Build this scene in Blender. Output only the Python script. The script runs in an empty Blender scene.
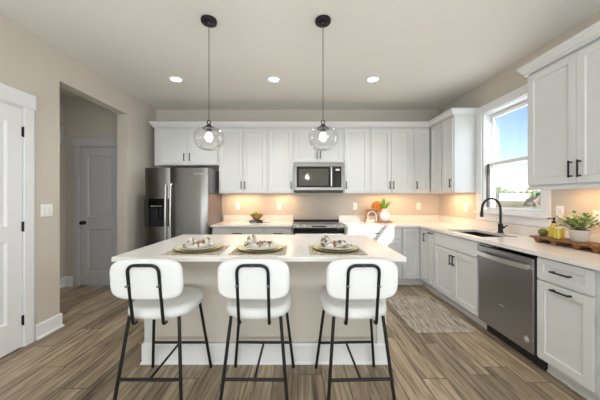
import bpy, bmesh, math, random
from mathutils import Vector, Matrix

PI = math.pi
random.seed(7)
S = bpy.context.scene
COL = S.collection
CAMZ = 1.31
FPX = 260.0

# ------------------------------------------------------------------ camera
cd = bpy.data.cameras.new('camera')
cd.sensor_width = 36.0
cd.lens = 36.0 * FPX / 600.0
cd.shift_x = 2.0 / 600.0
cd.shift_y = -2.0 / 600.0
cd.clip_start = 0.02
cd.clip_end = 1000
cam = bpy.data.objects.new('camera', cd)
cam.location = (0, 0, CAMZ)
cam.rotation_euler = (PI / 2, 0, 0)
COL.objects.link(cam)
S.camera = cam

# ------------------------------------------------------------------ world, exposure
S.view_settings.view_transform = 'Standard'
S.view_settings.look = 'None'
S.view_settings.gamma = 1.0
S.view_settings.use_curve_mapping = False
S.view_settings.exposure = 0.63
S.cycles.max_bounces = 10
S.cycles.diffuse_bounces = 5
S.cycles.transparent_max_bounces = 12
S.cycles.sample_clamp_indirect = 6.0
S.cycles.caustics_reflective = True
S.cycles.caustics_refractive = False

w = bpy.data.worlds.new('world')
S.world = w
w.use_nodes = True
nt = w.node_tree
nt.nodes.clear()
wo = nt.nodes.new('ShaderNodeOutputWorld')
wb = nt.nodes.new('ShaderNodeBackground')
sky = nt.nodes.new('ShaderNodeTexSky')
sky.sky_type = 'NISHITA'
sky.sun_disc = False
sky.sun_elevation = math.radians(38)
sky.sun_rotation = math.radians(170)
sky.air_density = 1.0
sky.dust_density = 0.3
sky.ozone_density = 2.0
wb.inputs['Strength'].default_value = 0.15
nt.links.new(sky.outputs[0], wb.inputs[0])
nt.links.new(wb.outputs[0], wo.inputs[0])


def light(name, kind, loc, energy, color=(1, 1, 1), size=1.0, size_y=None, direction=None, spot=None, blend=0.5, angle=None):
    d = bpy.data.lights.new(name, kind)
    d.energy = energy
    d.color = color
    if kind == 'AREA':
        d.shape = 'RECTANGLE'
        d.size = size
        d.size_y = size_y or size
    elif kind == 'SUN':
        d.angle = angle or 0.01
    else:
        d.shadow_soft_size = size
    if kind == 'SPOT':
        d.spot_size = spot
        d.spot_blend = blend
    o = bpy.data.objects.new(name, d)
    o.location = loc
    if direction is not None:
        o.rotation_euler = Vector(direction).to_track_quat('-Z', 'Y').to_euler()
    COL.objects.link(o)
    return o


XL, XR, YB, YR, H = -2.42, 2.42, 4.45, -2.2, 2.82
light('sun', 'SUN', (1, -6, 4), 7.0, (1.0, 0.95, 0.88), direction=(-0.17, 1.0, -0.21), angle=0.009)
# unseen fill lights added behind the camera, and daylight of the kitchen window
light('rear_fill', 'AREA', (-0.1, YR + 0.1, 1.1), 130, (0.88, 0.95, 1.0), 4.2, 2.0, (0, 1, 1.4))  # added area light before a solid wall, tilted up to brighten the ceiling
light('kitchen_window_daylight', 'AREA', (2.62, 3.0, 1.78), 7, (0.86, 0.93, 1.0), 0.8, 1.2, (-1, 0, -0.15))
light('side_fill', 'AREA', (2.36, -0.7, 1.55), 24, (0.9, 0.96, 1.0), 1.6, 1.3, (-1, 0.25, 0))  # added panel to brighten the left wall and door, no window there
light('overhead_fill', 'AREA', (0.0, -0.9, 2.72), 12, (0.88, 0.95, 1.0), 2.6, 1.6, (0, 0, -1))  # unseen overhead panel lifting the room light, no fixture


# ------------------------------------------------------------------ materials
def srgb(h):
    h = h.lstrip('#')
    c = [int(h[i:i + 2], 16) / 255 for i in (0, 2, 4)]
    return tuple((x / 12.92 if x <= 0.04045 else ((x + 0.055) / 1.055) ** 2.4) for x in c) + (1,)


def mat(name, col, rough=0.5, metal=0.0, bump=0.0, bscale=60.0, var=0.0, vscale=8.0, spec=None, coat=0.0, emit=None, estr=0.0, stretch=None):
    m = bpy.data.materials.new(name)
    m.use_nodes = True
    n, l = m.node_tree.nodes, m.node_tree.links
    b = n['Principled BSDF']
    c = srgb(col) if isinstance(col, str) else col
    b.inputs['Base Color'].default_value = c
    b.inputs['Roughness'].default_value = rough
    b.inputs['Metallic'].default_value = metal
    b.inputs['Coat Weight'].default_value = coat
    if spec is not None:
        b.inputs['Specular IOR Level'].default_value = spec
    tc = n.new('ShaderNodeTexCoord')
    mp = n.new('ShaderNodeMapping')
    l.new(tc.outputs['Object'], mp.inputs[0])
    if stretch:
        mp.inputs['Scale'].default_value = stretch
    if var > 0:
        nz = n.new('ShaderNodeTexNoise')
        nz.inputs['Scale'].default_value = vscale
        nz.inputs['Detail'].default_value = 5
        l.new(mp.outputs[0], nz.inputs['Vector'])
        mr = n.new('ShaderNodeMapRange')
        mr.inputs['From Min'].default_value = 0.3
        mr.inputs['From Max'].default_value = 0.7
        mr.inputs['To Min'].default_value = 1 - var
        mr.inputs['To Max'].default_value = 1 + var
        l.new(nz.outputs['Fac'], mr.inputs[0])
        mx = n.new('ShaderNodeMix')
        mx.data_type = 'RGBA'
        mx.blend_type = 'MULTIPLY'
        mx.inputs[0].default_value = 1
        mx.inputs[6].default_value = c
        l.new(mr.outputs[0], mx.inputs[7])
        l.new(mx.outputs[2], b.inputs['Base Color'])
    if bump > 0:
        nb = n.new('ShaderNodeTexNoise')
        nb.inputs['Scale'].default_value = bscale
        nb.inputs['Detail'].default_value = 3
        l.new(mp.outputs[0], nb.inputs['Vector'])
        bp = n.new('ShaderNodeBump')
        bp.inputs['Strength'].default_value = bump
        bp.inputs['Distance'].default_value = 0.004
        l.new(nb.outputs['Fac'], bp.inputs['Height'])
        l.new(bp.outputs[0], b.inputs['Normal'])
    if emit is not None:
        b.inputs['Emission Color'].default_value = srgb(emit)
        b.inputs['Emission Strength'].default_value = estr
    return m


def floor_mat():
    m = bpy.data.materials.new('oak_vinyl_planks')
    m.use_nodes = True
    n, l = m.node_tree.nodes, m.node_tree.links
    b = n['Principled BSDF']
    tc = n.new('ShaderNodeTexCoord')
    mp = n.new('ShaderNodeMapping')
    mp.inputs['Rotation'].default_value = (0, 0, PI / 2)
    l.new(tc.outputs['Object'], mp.inputs[0])
    br = n.new('ShaderNodeTexBrick')
    br.offset = 0.0
    br.offset_frequency = 2
    br.inputs['Color1'].default_value = (0, 0, 0, 1)
    br.inputs['Color2'].default_value = (1, 1, 1, 1)
    br.inputs['Mortar'].default_value = (0.5, 0.5, 0.5, 1)
    br.inputs['Scale'].default_value = 1
    br.inputs['Mortar Size'].default_value = 0.0028
    br.inputs['Brick Width'].default_value = 1.22
    br.inputs['Row Height'].default_value = 0.18
    sp = n.new('ShaderNodeSeparateXYZ')
    l.new(mp.outputs[0], sp.inputs[0])

    def math_(op, a, b_):
        q = n.new('ShaderNodeMath')
        q.operation = op
        for i_, v_ in enumerate((a, b_)):
            if v_ is None:
                continue
            if isinstance(v_, (int, float)):
                q.inputs[i_].default_value = v_
            else:
                l.new(v_, q.inputs[i_])
        return q.outputs[0]
    row = math_('FLOOR', math_('DIVIDE', sp.outputs['Y'], 0.18), None)
    wn_ = n.new('ShaderNodeTexWhiteNoise')
    wn_.noise_dimensions = '1D'
    l.new(row, wn_.inputs['W'])
    cx_ = n.new('ShaderNodeCombineXYZ')
    l.new(math_('ADD', sp.outputs['X'], math_('MULTIPLY', wn_.outputs['Value'], 1.22)), cx_.inputs['X'])
    l.new(sp.outputs['Y'], cx_.inputs['Y'])
    l.new(cx_.outputs[0], br.inputs['Vector'])
    # per-plank offset of the grain
    cmb = n.new('ShaderNodeVectorMath')
    cmb.operation = 'MULTIPLY_ADD'
    l.new(br.outputs['Color'], cmb.inputs[0])
    cmb.inputs[1].default_value = (7.3, 3.1, 5.0)
    l.new(mp.outputs[0], cmb.inputs[2])
    st = n.new('ShaderNodeMapping')
    st.inputs['Scale'].default_value = (1.5, 21, 1)
    l.new(cmb.outputs[0], st.inputs[0])
    g1 = n.new('ShaderNodeTexNoise')
    g1.inputs['Scale'].default_value = 1.3
    g1.inputs['Detail'].default_value = 8
    g1.inputs['Roughness'].default_value = 0.62
    g1.inputs['Distortion'].default_value = 0.9
    l.new(st.outputs[0], g1.inputs['Vector'])
    cr = n.new('ShaderNodeValToRGB')
    e = cr.color_ramp.elements
    e[0].position = 0.3
    e[0].color = srgb('#4b3f34')
    e[1].position = 0.72
    e[1].color = srgb('#c2af97')
    x = cr.color_ramp.elements.new(0.5)
    x.color = srgb('#97866f')
    l.new(g1.outputs['Fac'], cr.inputs[0])
    tint = n.new('ShaderNodeMapRange')
    tint.inputs['To Min'].default_value = 0.66
    tint.inputs['To Max'].default_value = 1.28
    l.new(br.outputs['Color'], tint.inputs[0])
    mx = n.new('ShaderNodeMix')
    mx.data_type = 'RGBA'
    mx.blend_type = 'MULTIPLY'
    mx.inputs[0].default_value = 1
    l.new(cr.outputs[0], mx.inputs[6])
    l.new(tint.outputs[0], mx.inputs[7])
    m2 = n.new('ShaderNodeMix')
    m2.data_type = 'RGBA'
    l.new(br.outputs['Fac'], m2.inputs[0])
    l.new(mx.outputs[2], m2.inputs[6])
    m2.inputs[7].default_value = srgb('#3b332c')
    l.new(m2.outputs[2], b.inputs['Base Color'])
    b.inputs['Roughness'].default_value = 0.42
    bp = n.new('ShaderNodeBump')
    bp.inputs['Strength'].default_value = 0.25
    bp.inputs['Distance'].default_value = 0.002
    l.new(g1.outputs['Fac'], bp.inputs['Height'])
    l.new(bp.outputs[0], b.inputs['Normal'])
    return m


def ramp_mat(name, cols, scale, rough, stretch=(1, 1, 1), detail=4, tex='noise', bump=0.0, spread=(0.35, 0.65)):
    m = bpy.data.materials.new(name)
    m.use_nodes = True
    n, l = m.node_tree.nodes, m.node_tree.links
    b = n['Principled BSDF']
    b.inputs['Roughness'].default_value = rough
    tc = n.new('ShaderNodeTexCoord')
    mp = n.new('ShaderNodeMapping')
    mp.inputs['Scale'].default_value = stretch
    l.new(tc.outputs['Object'], mp.inputs[0])
    if tex == 'noise':
        t = n.new('ShaderNodeTexNoise')
        t.inputs['Detail'].default_value = detail
        t.inputs['Scale'].default_value = scale
        fac = t.outputs['Fac']
    else:
        t = n.new('ShaderNodeTexVoronoi')
        t.inputs['Scale'].default_value = scale
        fac = t.outputs['Distance']
    l.new(mp.outputs[0], t.inputs['Vector'])
    cr = n.new('ShaderNodeValToRGB')
    k = len(cols)
    els = cr.color_ramp.elements
    for i in range(k):
        p = spread[0] + (spread[1] - spread[0]) * i / (k - 1)
        if i < 2:
            els[i].position = p
            els[i].color = srgb(cols[i])
        else:
            q = els.new(p)
            q.color = srgb(cols[i])
    # positions of the two stock stops may be out of order for k > 2; fix explicitly
    l.new(fac, cr.inputs[0])
    l.new(cr.outputs[0], b.inputs['Base Color'])
    if bump:
        bp = n.new('ShaderNodeBump')
        bp.inputs['Strength'].default_value = bump
        bp.inputs['Distance'].default_value = 0.004
        l.new(fac, bp.inputs['Height'])
        l.new(bp.outputs[0], b.inputs['Normal'])
    return m


def glass_mat(name, refl=0.08, tint=(1, 1, 1, 1), edge=0.6):
    m = bpy.data.materials.new(name)
    m.use_nodes = True
    n, l = m.node_tree.nodes, m.node_tree.links
    n.clear()
    o = n.new('ShaderNodeOutputMaterial')
    tr = n.new('ShaderNodeBsdfTransparent')
    tr.inputs[0].default_value = tint
    gl = n.new('ShaderNodeBsdfGlossy')
    gl.inputs['Roughness'].default_value = 0.02
    lw = n.new('ShaderNodeLayerWeight')
    lw.inputs[0].default_value = 0.25
    mr = n.new('ShaderNodeMapRange')
    mr.inputs['To Min'].default_value = refl
    mr.inputs['To Max'].default_value = edge
    l.new(lw.outputs['Facing'], mr.inputs[0])
    mx = n.new('ShaderNodeMixShader')
    l.new(mr.outputs[0], mx.inputs[0])
    l.new(tr.outputs[0], mx.inputs[1])
    l.new(gl.outputs[0], mx.inputs[2])
    l.new(mx.outputs[0], o.inputs[0])
    return m


M = {}
M['wall'] = mat('beige_wall_paint', '#cac3b8', 0.85, bump=0.06, bscale=220)
M['ceil'] = mat('ceiling_paint', '#dfdfd8', 0.9, bump=0.06, bscale=160)
M['trim'] = mat('white_trim_paint', '#e9eaec', 0.4)
M['cab'] = mat('white_cabinet_paint', '#d6d8d8', 0.38)
M['cabin'] = mat('cabinet_interior', '#cfd0cc', 0.6)
M['island'] = mat('greige_island_paint', '#cfc8bd', 0.6)
M['quartz'] = mat('white_quartz', '#e9e6e2', 0.16, var=0.035, vscale=55, spec=0.5)
M['black'] = mat('matte_black_metal', '#191a1c', 0.38, metal=0.3)
M['bronze'] = mat('dark_bronze_metal', '#2a2a2d', 0.35, metal=0.6)
M['steel'] = mat('brushed_stainless', '#8b8a88', 0.28, metal=1.0, bump=0.04, bscale=60, stretch=(30, 30, 0.6))
M['steel_dw'] = mat('satin_stainless_door', '#a3a3a6', 0.36, metal=1.0, bump=0.03, bscale=60, stretch=(30, 30, 0.6))
M['steel_side'] = mat('grey_appliance_side', '#77747a', 0.3, metal=0.6)
M['steel_bright'] = mat('polished_stainless', '#dcdbdc', 0.38, metal=1.0)
M['blackglass'] = mat('black_glass', '#0c0d0f', 0.06, spec=0.6)
M['doorwin'] = mat('oven_window_glass', '#4b4a44', 0.06, spec=0.7)
M['darkplastic'] = mat('dark_plastic', '#1d1e20', 0.45)
M['boucle'] = mat('white_boucle', '#e3e4e5', 0.95, bump=0.25, bscale=160, var=0.015, vscale=40)
M['wood_warm'] = ramp_mat('warm_acacia_wood', ['#59391f', '#96693c'], 6, 0.6, (2, 14, 14))
M['wood_light'] = ramp_mat('light_brown_wood', ['#9a6a3c', '#c89a63'], 6, 0.5, (12, 12, 2))
M['wood_orange'] = ramp_mat('orange_wood', ['#95571c', '#c48338'], 6, 0.45, (12, 3, 3))
M['wood_bowl'] = ramp_mat('turned_wood', ['#7d5630', '#b98a55'], 8, 0.45, (3, 3, 14))
M['ceramic'] = mat('white_ceramic', '#eceef0', 0.25)
M['pot'] = mat('grey_ribbed_ceramic', '#c2bdb4', 0.6, bump=0.1, bscale=90)
M['leaf'] = ramp_mat('variegated_green_leaf', ['#3f5f29', '#86a05c', '#d6d9a8'], 38, 0.5, spread=(0.35, 0.66))
M['leaf2'] = ramp_mat('bright_green_blade', ['#3f7a1e', '#8abf3e'], 20, 0.45)
M['stem'] = mat('brown_stem', '#5b5a33', 0.7)
M['soil'] = mat('dark_soil', '#33271c', 0.95, bump=0.5, bscale=200)
M['moss'] = ramp_mat('moss_green', ['#46521f', '#7d8742'], 60, 0.95, bump=0.8)
M['yellow'] = mat('yellow_soap', '#c4b23c', 0.15, coat=0.5)
M['lime'] = ramp_mat('lime_skin', ['#6f9a1d', '#a7c637'], 14, 0.4, bump=0.1)
M['limed'] = ramp_mat('dark_green_skin', ['#27450f', '#4f7a1e'], 14, 0.45)
M['charger'] = mat('pale_yellow_glaze', '#ddd4a4', 0.3)
M['chargerrim'] = mat('brown_glazed_rim', '#8a7650', 0.35)
M['plate'] = mat('white_glaze', '#e9e7e2', 0.22)
M['napkin'] = ramp_mat('cream_patterned_linen', ['#4f4740', '#b9afa2', '#ddd5c9'], 32, 0.9, spread=(0.38, 0.6))
M['mat_weave'] = ramp_mat('speckled_woven_mat', ['#5d5245', '#a89b88', '#c9bda9'], 120, 0.95, bump=0.5, spread=(0.36, 0.56))
M['outlet'] = mat('white_outlet_plastic', '#f2f1ee', 0.35)
M['slot'] = mat('dark_slot', '#46433f', 0.6)
M['sink'] = mat('dark_composite_sink', '#1b1917', 0.65, spec=0.25)
M['glass'] = glass_mat('window_glass', 0.05, edge=0.35)
M['globe'] = glass_mat('clear_globe_glass', 0.10, (0.97, 0.98, 0.99, 1), edge=0.75)
M['bulb'] = mat('lit_bulb', '#ffffff', 0.3, emit='#fff4e2', estr=9)
M['lens'] = mat('lit_lens', '#ffffff', 0.3, emit='#fff6e8', estr=7)
M['door_grey'] = mat('interior_door_paint', '#c5c6c8', 0.45)
M['hallblind'] = mat('pale_blue_pane', '#bcd6ea', 0.4)
M['bookb'] = mat('slate_blue_cover', '#5f727a', 0.7)
M['bookg'] = mat('dark_green_cover', '#25402f', 0.7)
M['page'] = mat('book_pages', '#e6dfd0', 0.9)
M['cordm'] = mat('brown_cord', '#4d3c33', 0.6)
M['photo'] = ramp_mat('framed_print', ['#b99a86', '#d9c9bb'], 30, 0.6)
M['floor'] = floor_mat()
M['cloth'] = mat('pink_white_cloth', '#e3d5d0', 0.9)
M['badge'] = mat('pale_badge', '#d7d4cf', 0.35)
M['badgeline'] = mat('badge_line', '#8d8a86', 0.4)


def rug_mat():
    m = bpy.data.materials.new('striped_woven_rug')
    m.use_nodes = True
    n, l = m.node_tree.nodes, m.node_tree.links
    b = n['Principled BSDF']
    b.inputs['Roughness'].default_value = 0.95
    tc = n.new('ShaderNodeTexCoord')
    mp = n.new('ShaderNodeMapping')
    mp.inputs['Scale'].default_value = (64, 5, 1)
    l.new(tc.outputs['Object'], mp.inputs[0])
    t = n.new('ShaderNodeTexNoise')
    t.inputs['Scale'].default_value = 1
    t.inputs['Detail'].default_value = 3
    t.inputs['Roughness'].default_value = 0.7
    l.new(mp.outputs[0], t.inputs['Vector'])
    cr = n.new('ShaderNodeValToRGB')
    e = cr.color_ramp.elements
    e[0].position = 0.33
    e[0].color = srgb('#6d6155')
    e[1].position = 0.66
    e[1].color = srgb('#d2c8ba')
    l.new(t.outputs['Fac'], cr.inputs[0])
    l.new(cr.outputs[0], b.inputs['Base Color'])
    bp = n.new('ShaderNodeBump')
    bp.inputs['Strength'].default_value = 0.6
    bp.inputs['Distance'].default_value = 0.004
    l.new(t.outputs['Fac'], bp.inputs['Height'])
    l.new(bp.outputs[0], b.inputs['Normal'])
    return m


M['rug'] = rug_mat()


# ------------------------------------------------------------------ mesh helpers
def box(bm, x0, x1, y0, y1, z0, z1, bev=0.0, seg=1):
    vs = [bm.verts.new(p) for p in ((x0, y0, z0), (x1, y0, z0), (x1, y1, z0), (x0, y1, z0), (x0, y0, z1), (x1, y0, z1), (x1, y1, z1), (x0, y1, z1))]
    fs = [bm.faces.new([vs[i] for i in f]) for f in ((3, 2, 1, 0), (4, 5, 6, 7), (0, 1, 5, 4), (1, 2, 6, 5), (2, 3, 7, 6), (3, 0, 4, 7))]
    if bev > 0:
        es = list({e for f in fs for e in f.edges})
        bmesh.ops.bevel(bm, geom=es, offset=bev, segments=seg, affect='EDGES', profile=0.5)
    return bm


def quad(bm, *ps):
    bm.faces.new([bm.verts.new(p) for p in ps])


def lathe(bm, prof, seg=32, c=(0, 0, 0), sx=1, sy=1):
    rings = []
    for r, z in prof:
        if r < 1e-6:
            rings.append([bm.verts.new((c[0], c[1], c[2] + z))])
        else:
            rings.append([bm.verts.new((c[0] + sx * r * math.cos(2 * PI * k / seg), c[1] + sy * r * math.sin(2 * PI * k / seg), c[2] + z)) for k in range(seg)])
    for a, b in zip(rings, rings[1:]):
        for k in range(seg):
            k2 = (k + 1) % seg
            if len(a) == 1 and len(b) == 1:
                continue
            if len(a) == 1:
                bm.faces.new((a[0], b[k2], b[k]))
            elif len(b) == 1:
                bm.faces.new((a[k], a[k2], b[0]))
            else:
                bm.faces.new((a[k], a[k2], b[k2], b[k]))
    return bm


def fillet(pts, r, n=6):
    pts = [Vector(p) for p in pts]
    out = [pts[0]]
    for i in range(1, len(pts) - 1):
        p, a, b = pts[i], pts[i - 1], pts[i + 1]
        da, db = (a - p), (b - p)
        rr = min(r, da.length * 0.49, db.length * 0.49)
        p0, p1 = p + da.normalized() * rr, p + db.normalized() * rr
        for k in range(n + 1):
            t = k / n
            out.append((1 - t) ** 2 * p0 + 2 * t * (1 - t) * p + t * t * p1)
    out.append(pts[-1])
    return out


def tube(bm, pts, rad, seg=10, cap=True):
    pts = [Vector(p) for p in pts]
    rads = rad if isinstance(rad, (list, tuple)) else [rad] * len(pts)
    rings = []
    up = None
    for i, p in enumerate(pts):
        d = (pts[min(i + 1, len(pts) - 1)] - pts[max(i - 1, 0)]).normalized()
        if up is None:
            up = Vector((0, 0, 1)) if abs(d.z) < 0.9 else Vector((1, 0, 0))
        s = d.cross(up)
        if s.length < 1e-4:
            s = d.cross(Vector((0, 1, 0)))
        s.normalize()
        up = s.cross(d).normalized()
        rings.append([bm.verts.new(p + (s * math.cos(2 * PI * k / seg) + up * math.sin(2 * PI * k / seg)) * rads[i]) for k in range(seg)])
    for a, b in zip(rings, rings[1:]):
        for k in range(seg):
            k2 = (k + 1) % seg
            bm.faces.new((a[k], a[k2], b[k2], b[k]))
    if cap:
        bm.faces.new(rings[0][::-1])
        bm.faces.new(rings[-1])
    return bm


def sweep(bm, path, prof, closed_prof=True):
    """profile (out, z) swept along a plan path with mitres; out is to the path's right-hand side"""
    P = [Vector((p[0], p[1])) for p in path]
    nrm = []
    for i in range(len(P)):
        ns = []
        if i > 0:
            d = (P[i] - P[i - 1]).normalized()
            ns.append(Vector((d.y, -d.x)))
        if i < len(P) - 1:
            d = (P[i + 1] - P[i]).normalized()
            ns.append(Vector((d.y, -d.x)))
        if len(ns) == 2:
            s = ns[0] + ns[1]
            s = s / s.length_squared * 2
            nrm.append(s)
        else:
            nrm.append(ns[0])
    rings = [[bm.verts.new((P[i].x + nrm[i].x * o, P[i].y + nrm[i].y * o, z)) for o, z in prof] for i in range(len(P))]
    m = len(prof)
    for a, b in zip(rings, rings[1:]):
        for k in range(m if closed_prof else m - 1):
            k2 = (k + 1) % m
            bm.faces.new((a[k], b[k], b[k2], a[k2]))
    bm.faces.new(rings[0])
    bm.faces.new(rings[-1][::-1])
    return bm


def obj(name, bm, m, parent=None, smooth=None, loc=None, rot=None):
    bmesh.ops.recalc_face_normals(bm, faces=bm.faces)
    me = bpy.data.meshes.new(name)
    bm.to_mesh(me)
    bm.free()
    ms = m if isinstance(m, (list, tuple)) else [m]
    for q in ms:
        me.materials.append(M[q] if isinstance(q, str) else q)
    if smooth is not None:
        for p in me.polygons:
            p.use_smooth = True
        if smooth < 180:
            me.set_sharp_from_angle(angle=math.radians(smooth))
    o = bpy.data.objects.new(name, me)
    if loc is not None:
        o.location = loc
    if rot is not None:
        o.rotation_euler = rot
    COL.objects.link(o)
    if parent is not None:
        o.parent = parent
    return o


def nb():
    return bmesh.new()


def tag(o, label, cat, group=None):
    o['label'] = label
    o['category'] = cat
    if group:
        o['group'] = group
    return o


def thing(name, label, cat, loc=(0, 0, 0), rz=0.0, group=None):
    o = bpy.data.objects.new(name, None)
    COL.objects.link(o)
    o.location = loc
    o.rotation_euler = (0, 0, rz)
    o.empty_display_size = 0.1
    return tag(o, label, cat, group)


def struct(name, bm, m, parent=None, smooth=None):
    o = obj(name, bm, m, parent, smooth)
    if parent is None:
        o['kind'] = 'structure'
    return o


def dup(root, loc, rz, label, group=None):
    r = root.copy()
    COL.objects.link(r)
    r.location = loc
    r.rotation_euler = (0, 0, rz)
    r['label'] = label
    for ch in list(root.children):
        c = ch.copy()
        COL.objects.link(c)
        c.parent = r
        for g in list(ch.children):
            d = g.copy()
            COL.objects.link(d)
            d.parent = c
    return r


def slab_panels(bm, w, h, t, panels, depth=0.009, bevel=0.012):
    """door slab, x 0..w, z 0..h, front face at y=-t, back at 0; panels = [(x0,z0,x1,z1)] stacked in one column, sunk"""
    panels = sorted(panels, key=lambda p: p[1])
    x0, x1 = panels[0][0], panels[0][2]
    box(bm, 0, x0, -t, 0, 0, h, 0.0012)
    box(bm, x1, w, -t, 0, 0, h, 0.0012)
    zs = [0] + [v for p in panels for v in (p[1], p[3])] + [h]
    for a, b in zip(zs[0::2], zs[1::2]):
        box(bm, x0, x1, -t, 0, a, b)
    for (a, c, b, d) in panels:
        box(bm, a, b, -t + depth, 0, c, d)
        g = bevel
        y0, y1 = -t, -t + depth - 0.0003
        quad(bm, (a, y0, c), (b, y0, c), (b - g, y1, c + g), (a + g, y1, c + g))
        quad(bm, (a, y0, d), (b, y0, d), (b - g, y1, d - g), (a + g, y1, d - g))
        quad(bm, (a, y0, c), (a, y0, d), (a + g, y1, d - g), (a + g, y1, c + g))
        quad(bm, (b, y0, c), (b, y0, d), (b - g, y1, d - g), (b - g, y1, c + g))
    return bm


RAIL = 0.057


def pull(name, L, vertical, parent, loc):
    b = nb()
    r, st = 0.0055, 0.026
    if vertical:
        box(b, -r, r, -st - r, -st + r, -L / 2, L / 2, 0.002)
        for s in (-1, 1):
            box(b, -r, r, -st + r, 0, s * (L / 2 - 0.012) - r, s * (L / 2 - 0.012) + r)
    else:
        box(b, -L / 2, L / 2, -st - r, -st + r, -r, r, 0.002)
        for s in (-1, 1):
            box(b, s * (L / 2 - 0.012) - r, s * (L / 2 - 0.012) + r, -st + r, 0, -r, r)
    return obj(name, b, 'black', parent, loc=loc)


def shaker(name, x0, x1, z0, z1, parent, yf, handle=None, hl=0.12, flat=False, mt='cab'):
    """door/drawer front in the cabinet's local frame. yf = y of its front face; handle=(kind, x, z) local to the front"""
    w, h, t = x1 - x0, z1 - z0, 0.02
    b = nb()
    if flat:
        box(b, 0, w, -t, 0, 0, h, 0.003)
    else:
        r = min(RAIL, w * 0.3, h * 0.3)
        slab_panels(b, w, h, t, [(r, r, w - r, h - r)], 0.012, 0.004)
    o = obj(name, b, mt, parent, loc=(x0, yf + t, z0))
    if handle:
        k, hx, hz = handle
        pull('handle', hl, k == 'v', o, (hx, -t, hz))
    return o


# ------------------------------------------------------------------ room shell
T = 0.14
b = nb(); box(b, -4.4, 2.58, YR - 0.14, YB + 0.14, -0.12, 0.0)
struct('floor', b, 'floor')
b = nb(); box(b, -4.4, 2.58, YR - 0.14, YB + 0.14, H, H + 0.12)
struct('ceiling', b, 'ceil')
b = nb(); box(b, XL - T, XR + 0.16, YB, YB + T, 0, H)
struct('wall_back', b, 'wall')
WY0, WY1, WZ0, WZ1 = 2.575, 3.41, 1.14, 2.40
b = nb()
box(b, XR, XR + 0.16, YR, WY0, 0, H); box(b, XR, XR + 0.16, WY1, YB, 0, H)
box(b, XR, XR + 0.16, WY0, WY1, 0, WZ0); box(b, XR, XR + 0.16, WY0, WY1, WZ1, H)
struct('wall_right', b, 'wall')
# left wall: doorway to the hall Y 2.64..3.68, door hole Y 1.52..2.28
OY0, OY1, OZ = 2.64, 3.68, 2.50
DY0, DY1, DZ = 1.50, 2.29, 2.12
b = nb()
box(b, XL - T, XL, YR, DY0, 0, H); box(b, XL - T, XL, DY1, OY0, 0, H); box(b, XL - T, XL, OY1, YB, 0, H)
box(b, XL - T, XL, OY0, OY1, OZ, H); box(b, XL - T, XL, DY0, DY1, DZ, H)
struct('wall_left', b, 'wall')
# rear wall with an added opening, placed to throw the sun patch
TX0, TX1, TZ0, TZ1 = 1.75, 2.66, 1.82, 2.34
b = nb()
box(b, XL - T, TX0, YR - T, YR, 0, H); box(b, TX1, XR + 0.30, YR - T, YR, 0, H)
box(b, TX0, TX1, YR - T, YR, 0, TZ0); box(b, TX0, TX1, YR - T, YR, TZ1, H)
tri = [(2.72, TZ0), (2.72, 2.34), (2.28, TZ0)]  # fills one corner to give the sun patch a slanted edge
A = [b.verts.new((p[0], YR - T + 0.001, p[1])) for p in tri]; B_ = [b.verts.new((p[0], YR - 0.001, p[1])) for p in tri]
for k in range(3):
    b.faces.new((A[k], A[(k + 1) % 3], B_[(k + 1) % 3], B_[k]))
b.faces.new(A); b.faces.new(B_[::-1])
struct('wall_rear', b, 'wall')
# hall behind the opening
HY, HX = 3.88, -3.47
b = nb()
box(b, HX - T, -3.25, HY, HY + T, 0, H); box(b, -3.25, XL - T, HY, HY + T, 2.10, H); box(b, -2.655, XL - T, HY, HY + T, 0, 2.10)
struct('wall_hall_back', b, 'wall')
b = nb()
box(b, HX - T, HX, 0.9, 3.50, 0, H); box(b, HX - T, HX, 3.50, HY, 0, 2.10); box(b, HX - T, HX, 3.50, HY, 2.36, H); box(b, HX - T, HX, 3.84, HY, 2.10, 2.36)
struct('wall_hall_side', b, 'wall')
b = nb(); box(b, HX - T, XL - T, 0.8, 0.9, 0, H)
struct('wall_hall_near', b, 'wall')
light('hall_point_light', 'POINT', (-3.0, 2.2, 2.5), 1.2, (1, 0.95, 0.88), 0.1)  # unseen point light for the hall, no fixture modelled

# hall window (small high pane)
wn = bpy.data.objects.new('window_2', None); COL.objects.link(wn); wn['kind'] = 'structure'
b = nb()
for (a0, a1, c0, c1) in ((3.50, 3.84, 2.10, 2.12), (3.50, 3.84, 2.34, 2.36), (3.50, 3.52, 2.12, 2.34), (3.82, 3.84, 2.12, 2.34), (3.52, 3.82, 2.27, 2.285)):
    box(b, HX - 0.08, HX - 0.03, a0, a1, c0, c1)
obj('window_frame', b, 'trim', wn)
b = nb(); box(b, HX - 0.06, HX - 0.055, 3.52, 3.82, 2.12, 2.34)
obj('pane', b, 'glass', wn)

# baseboards
BP = [(0, 0), (0.026, 0), (0.026, 0.012), (0.015, 0.022), (0.015, 0.13), (0.010, 0.14), (0, 0.14)]
b = nb(); sweep(b, [(XL, 2.388), (XL, OY0), (XL - T, OY0)], BP)
struct('baseboard_left', b, 'trim')
b = nb(); sweep(b, [(XL - T, OY1), (XL, OY1), (XL, YB), (-2.2, YB)], BP)
struct('baseboard_back', b, 'trim')
b = nb(); sweep(b, [(HX, 1.0), (HX, HY), (-3.355, HY)], BP)
struct('baseboard_hall', b, 'trim')


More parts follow.
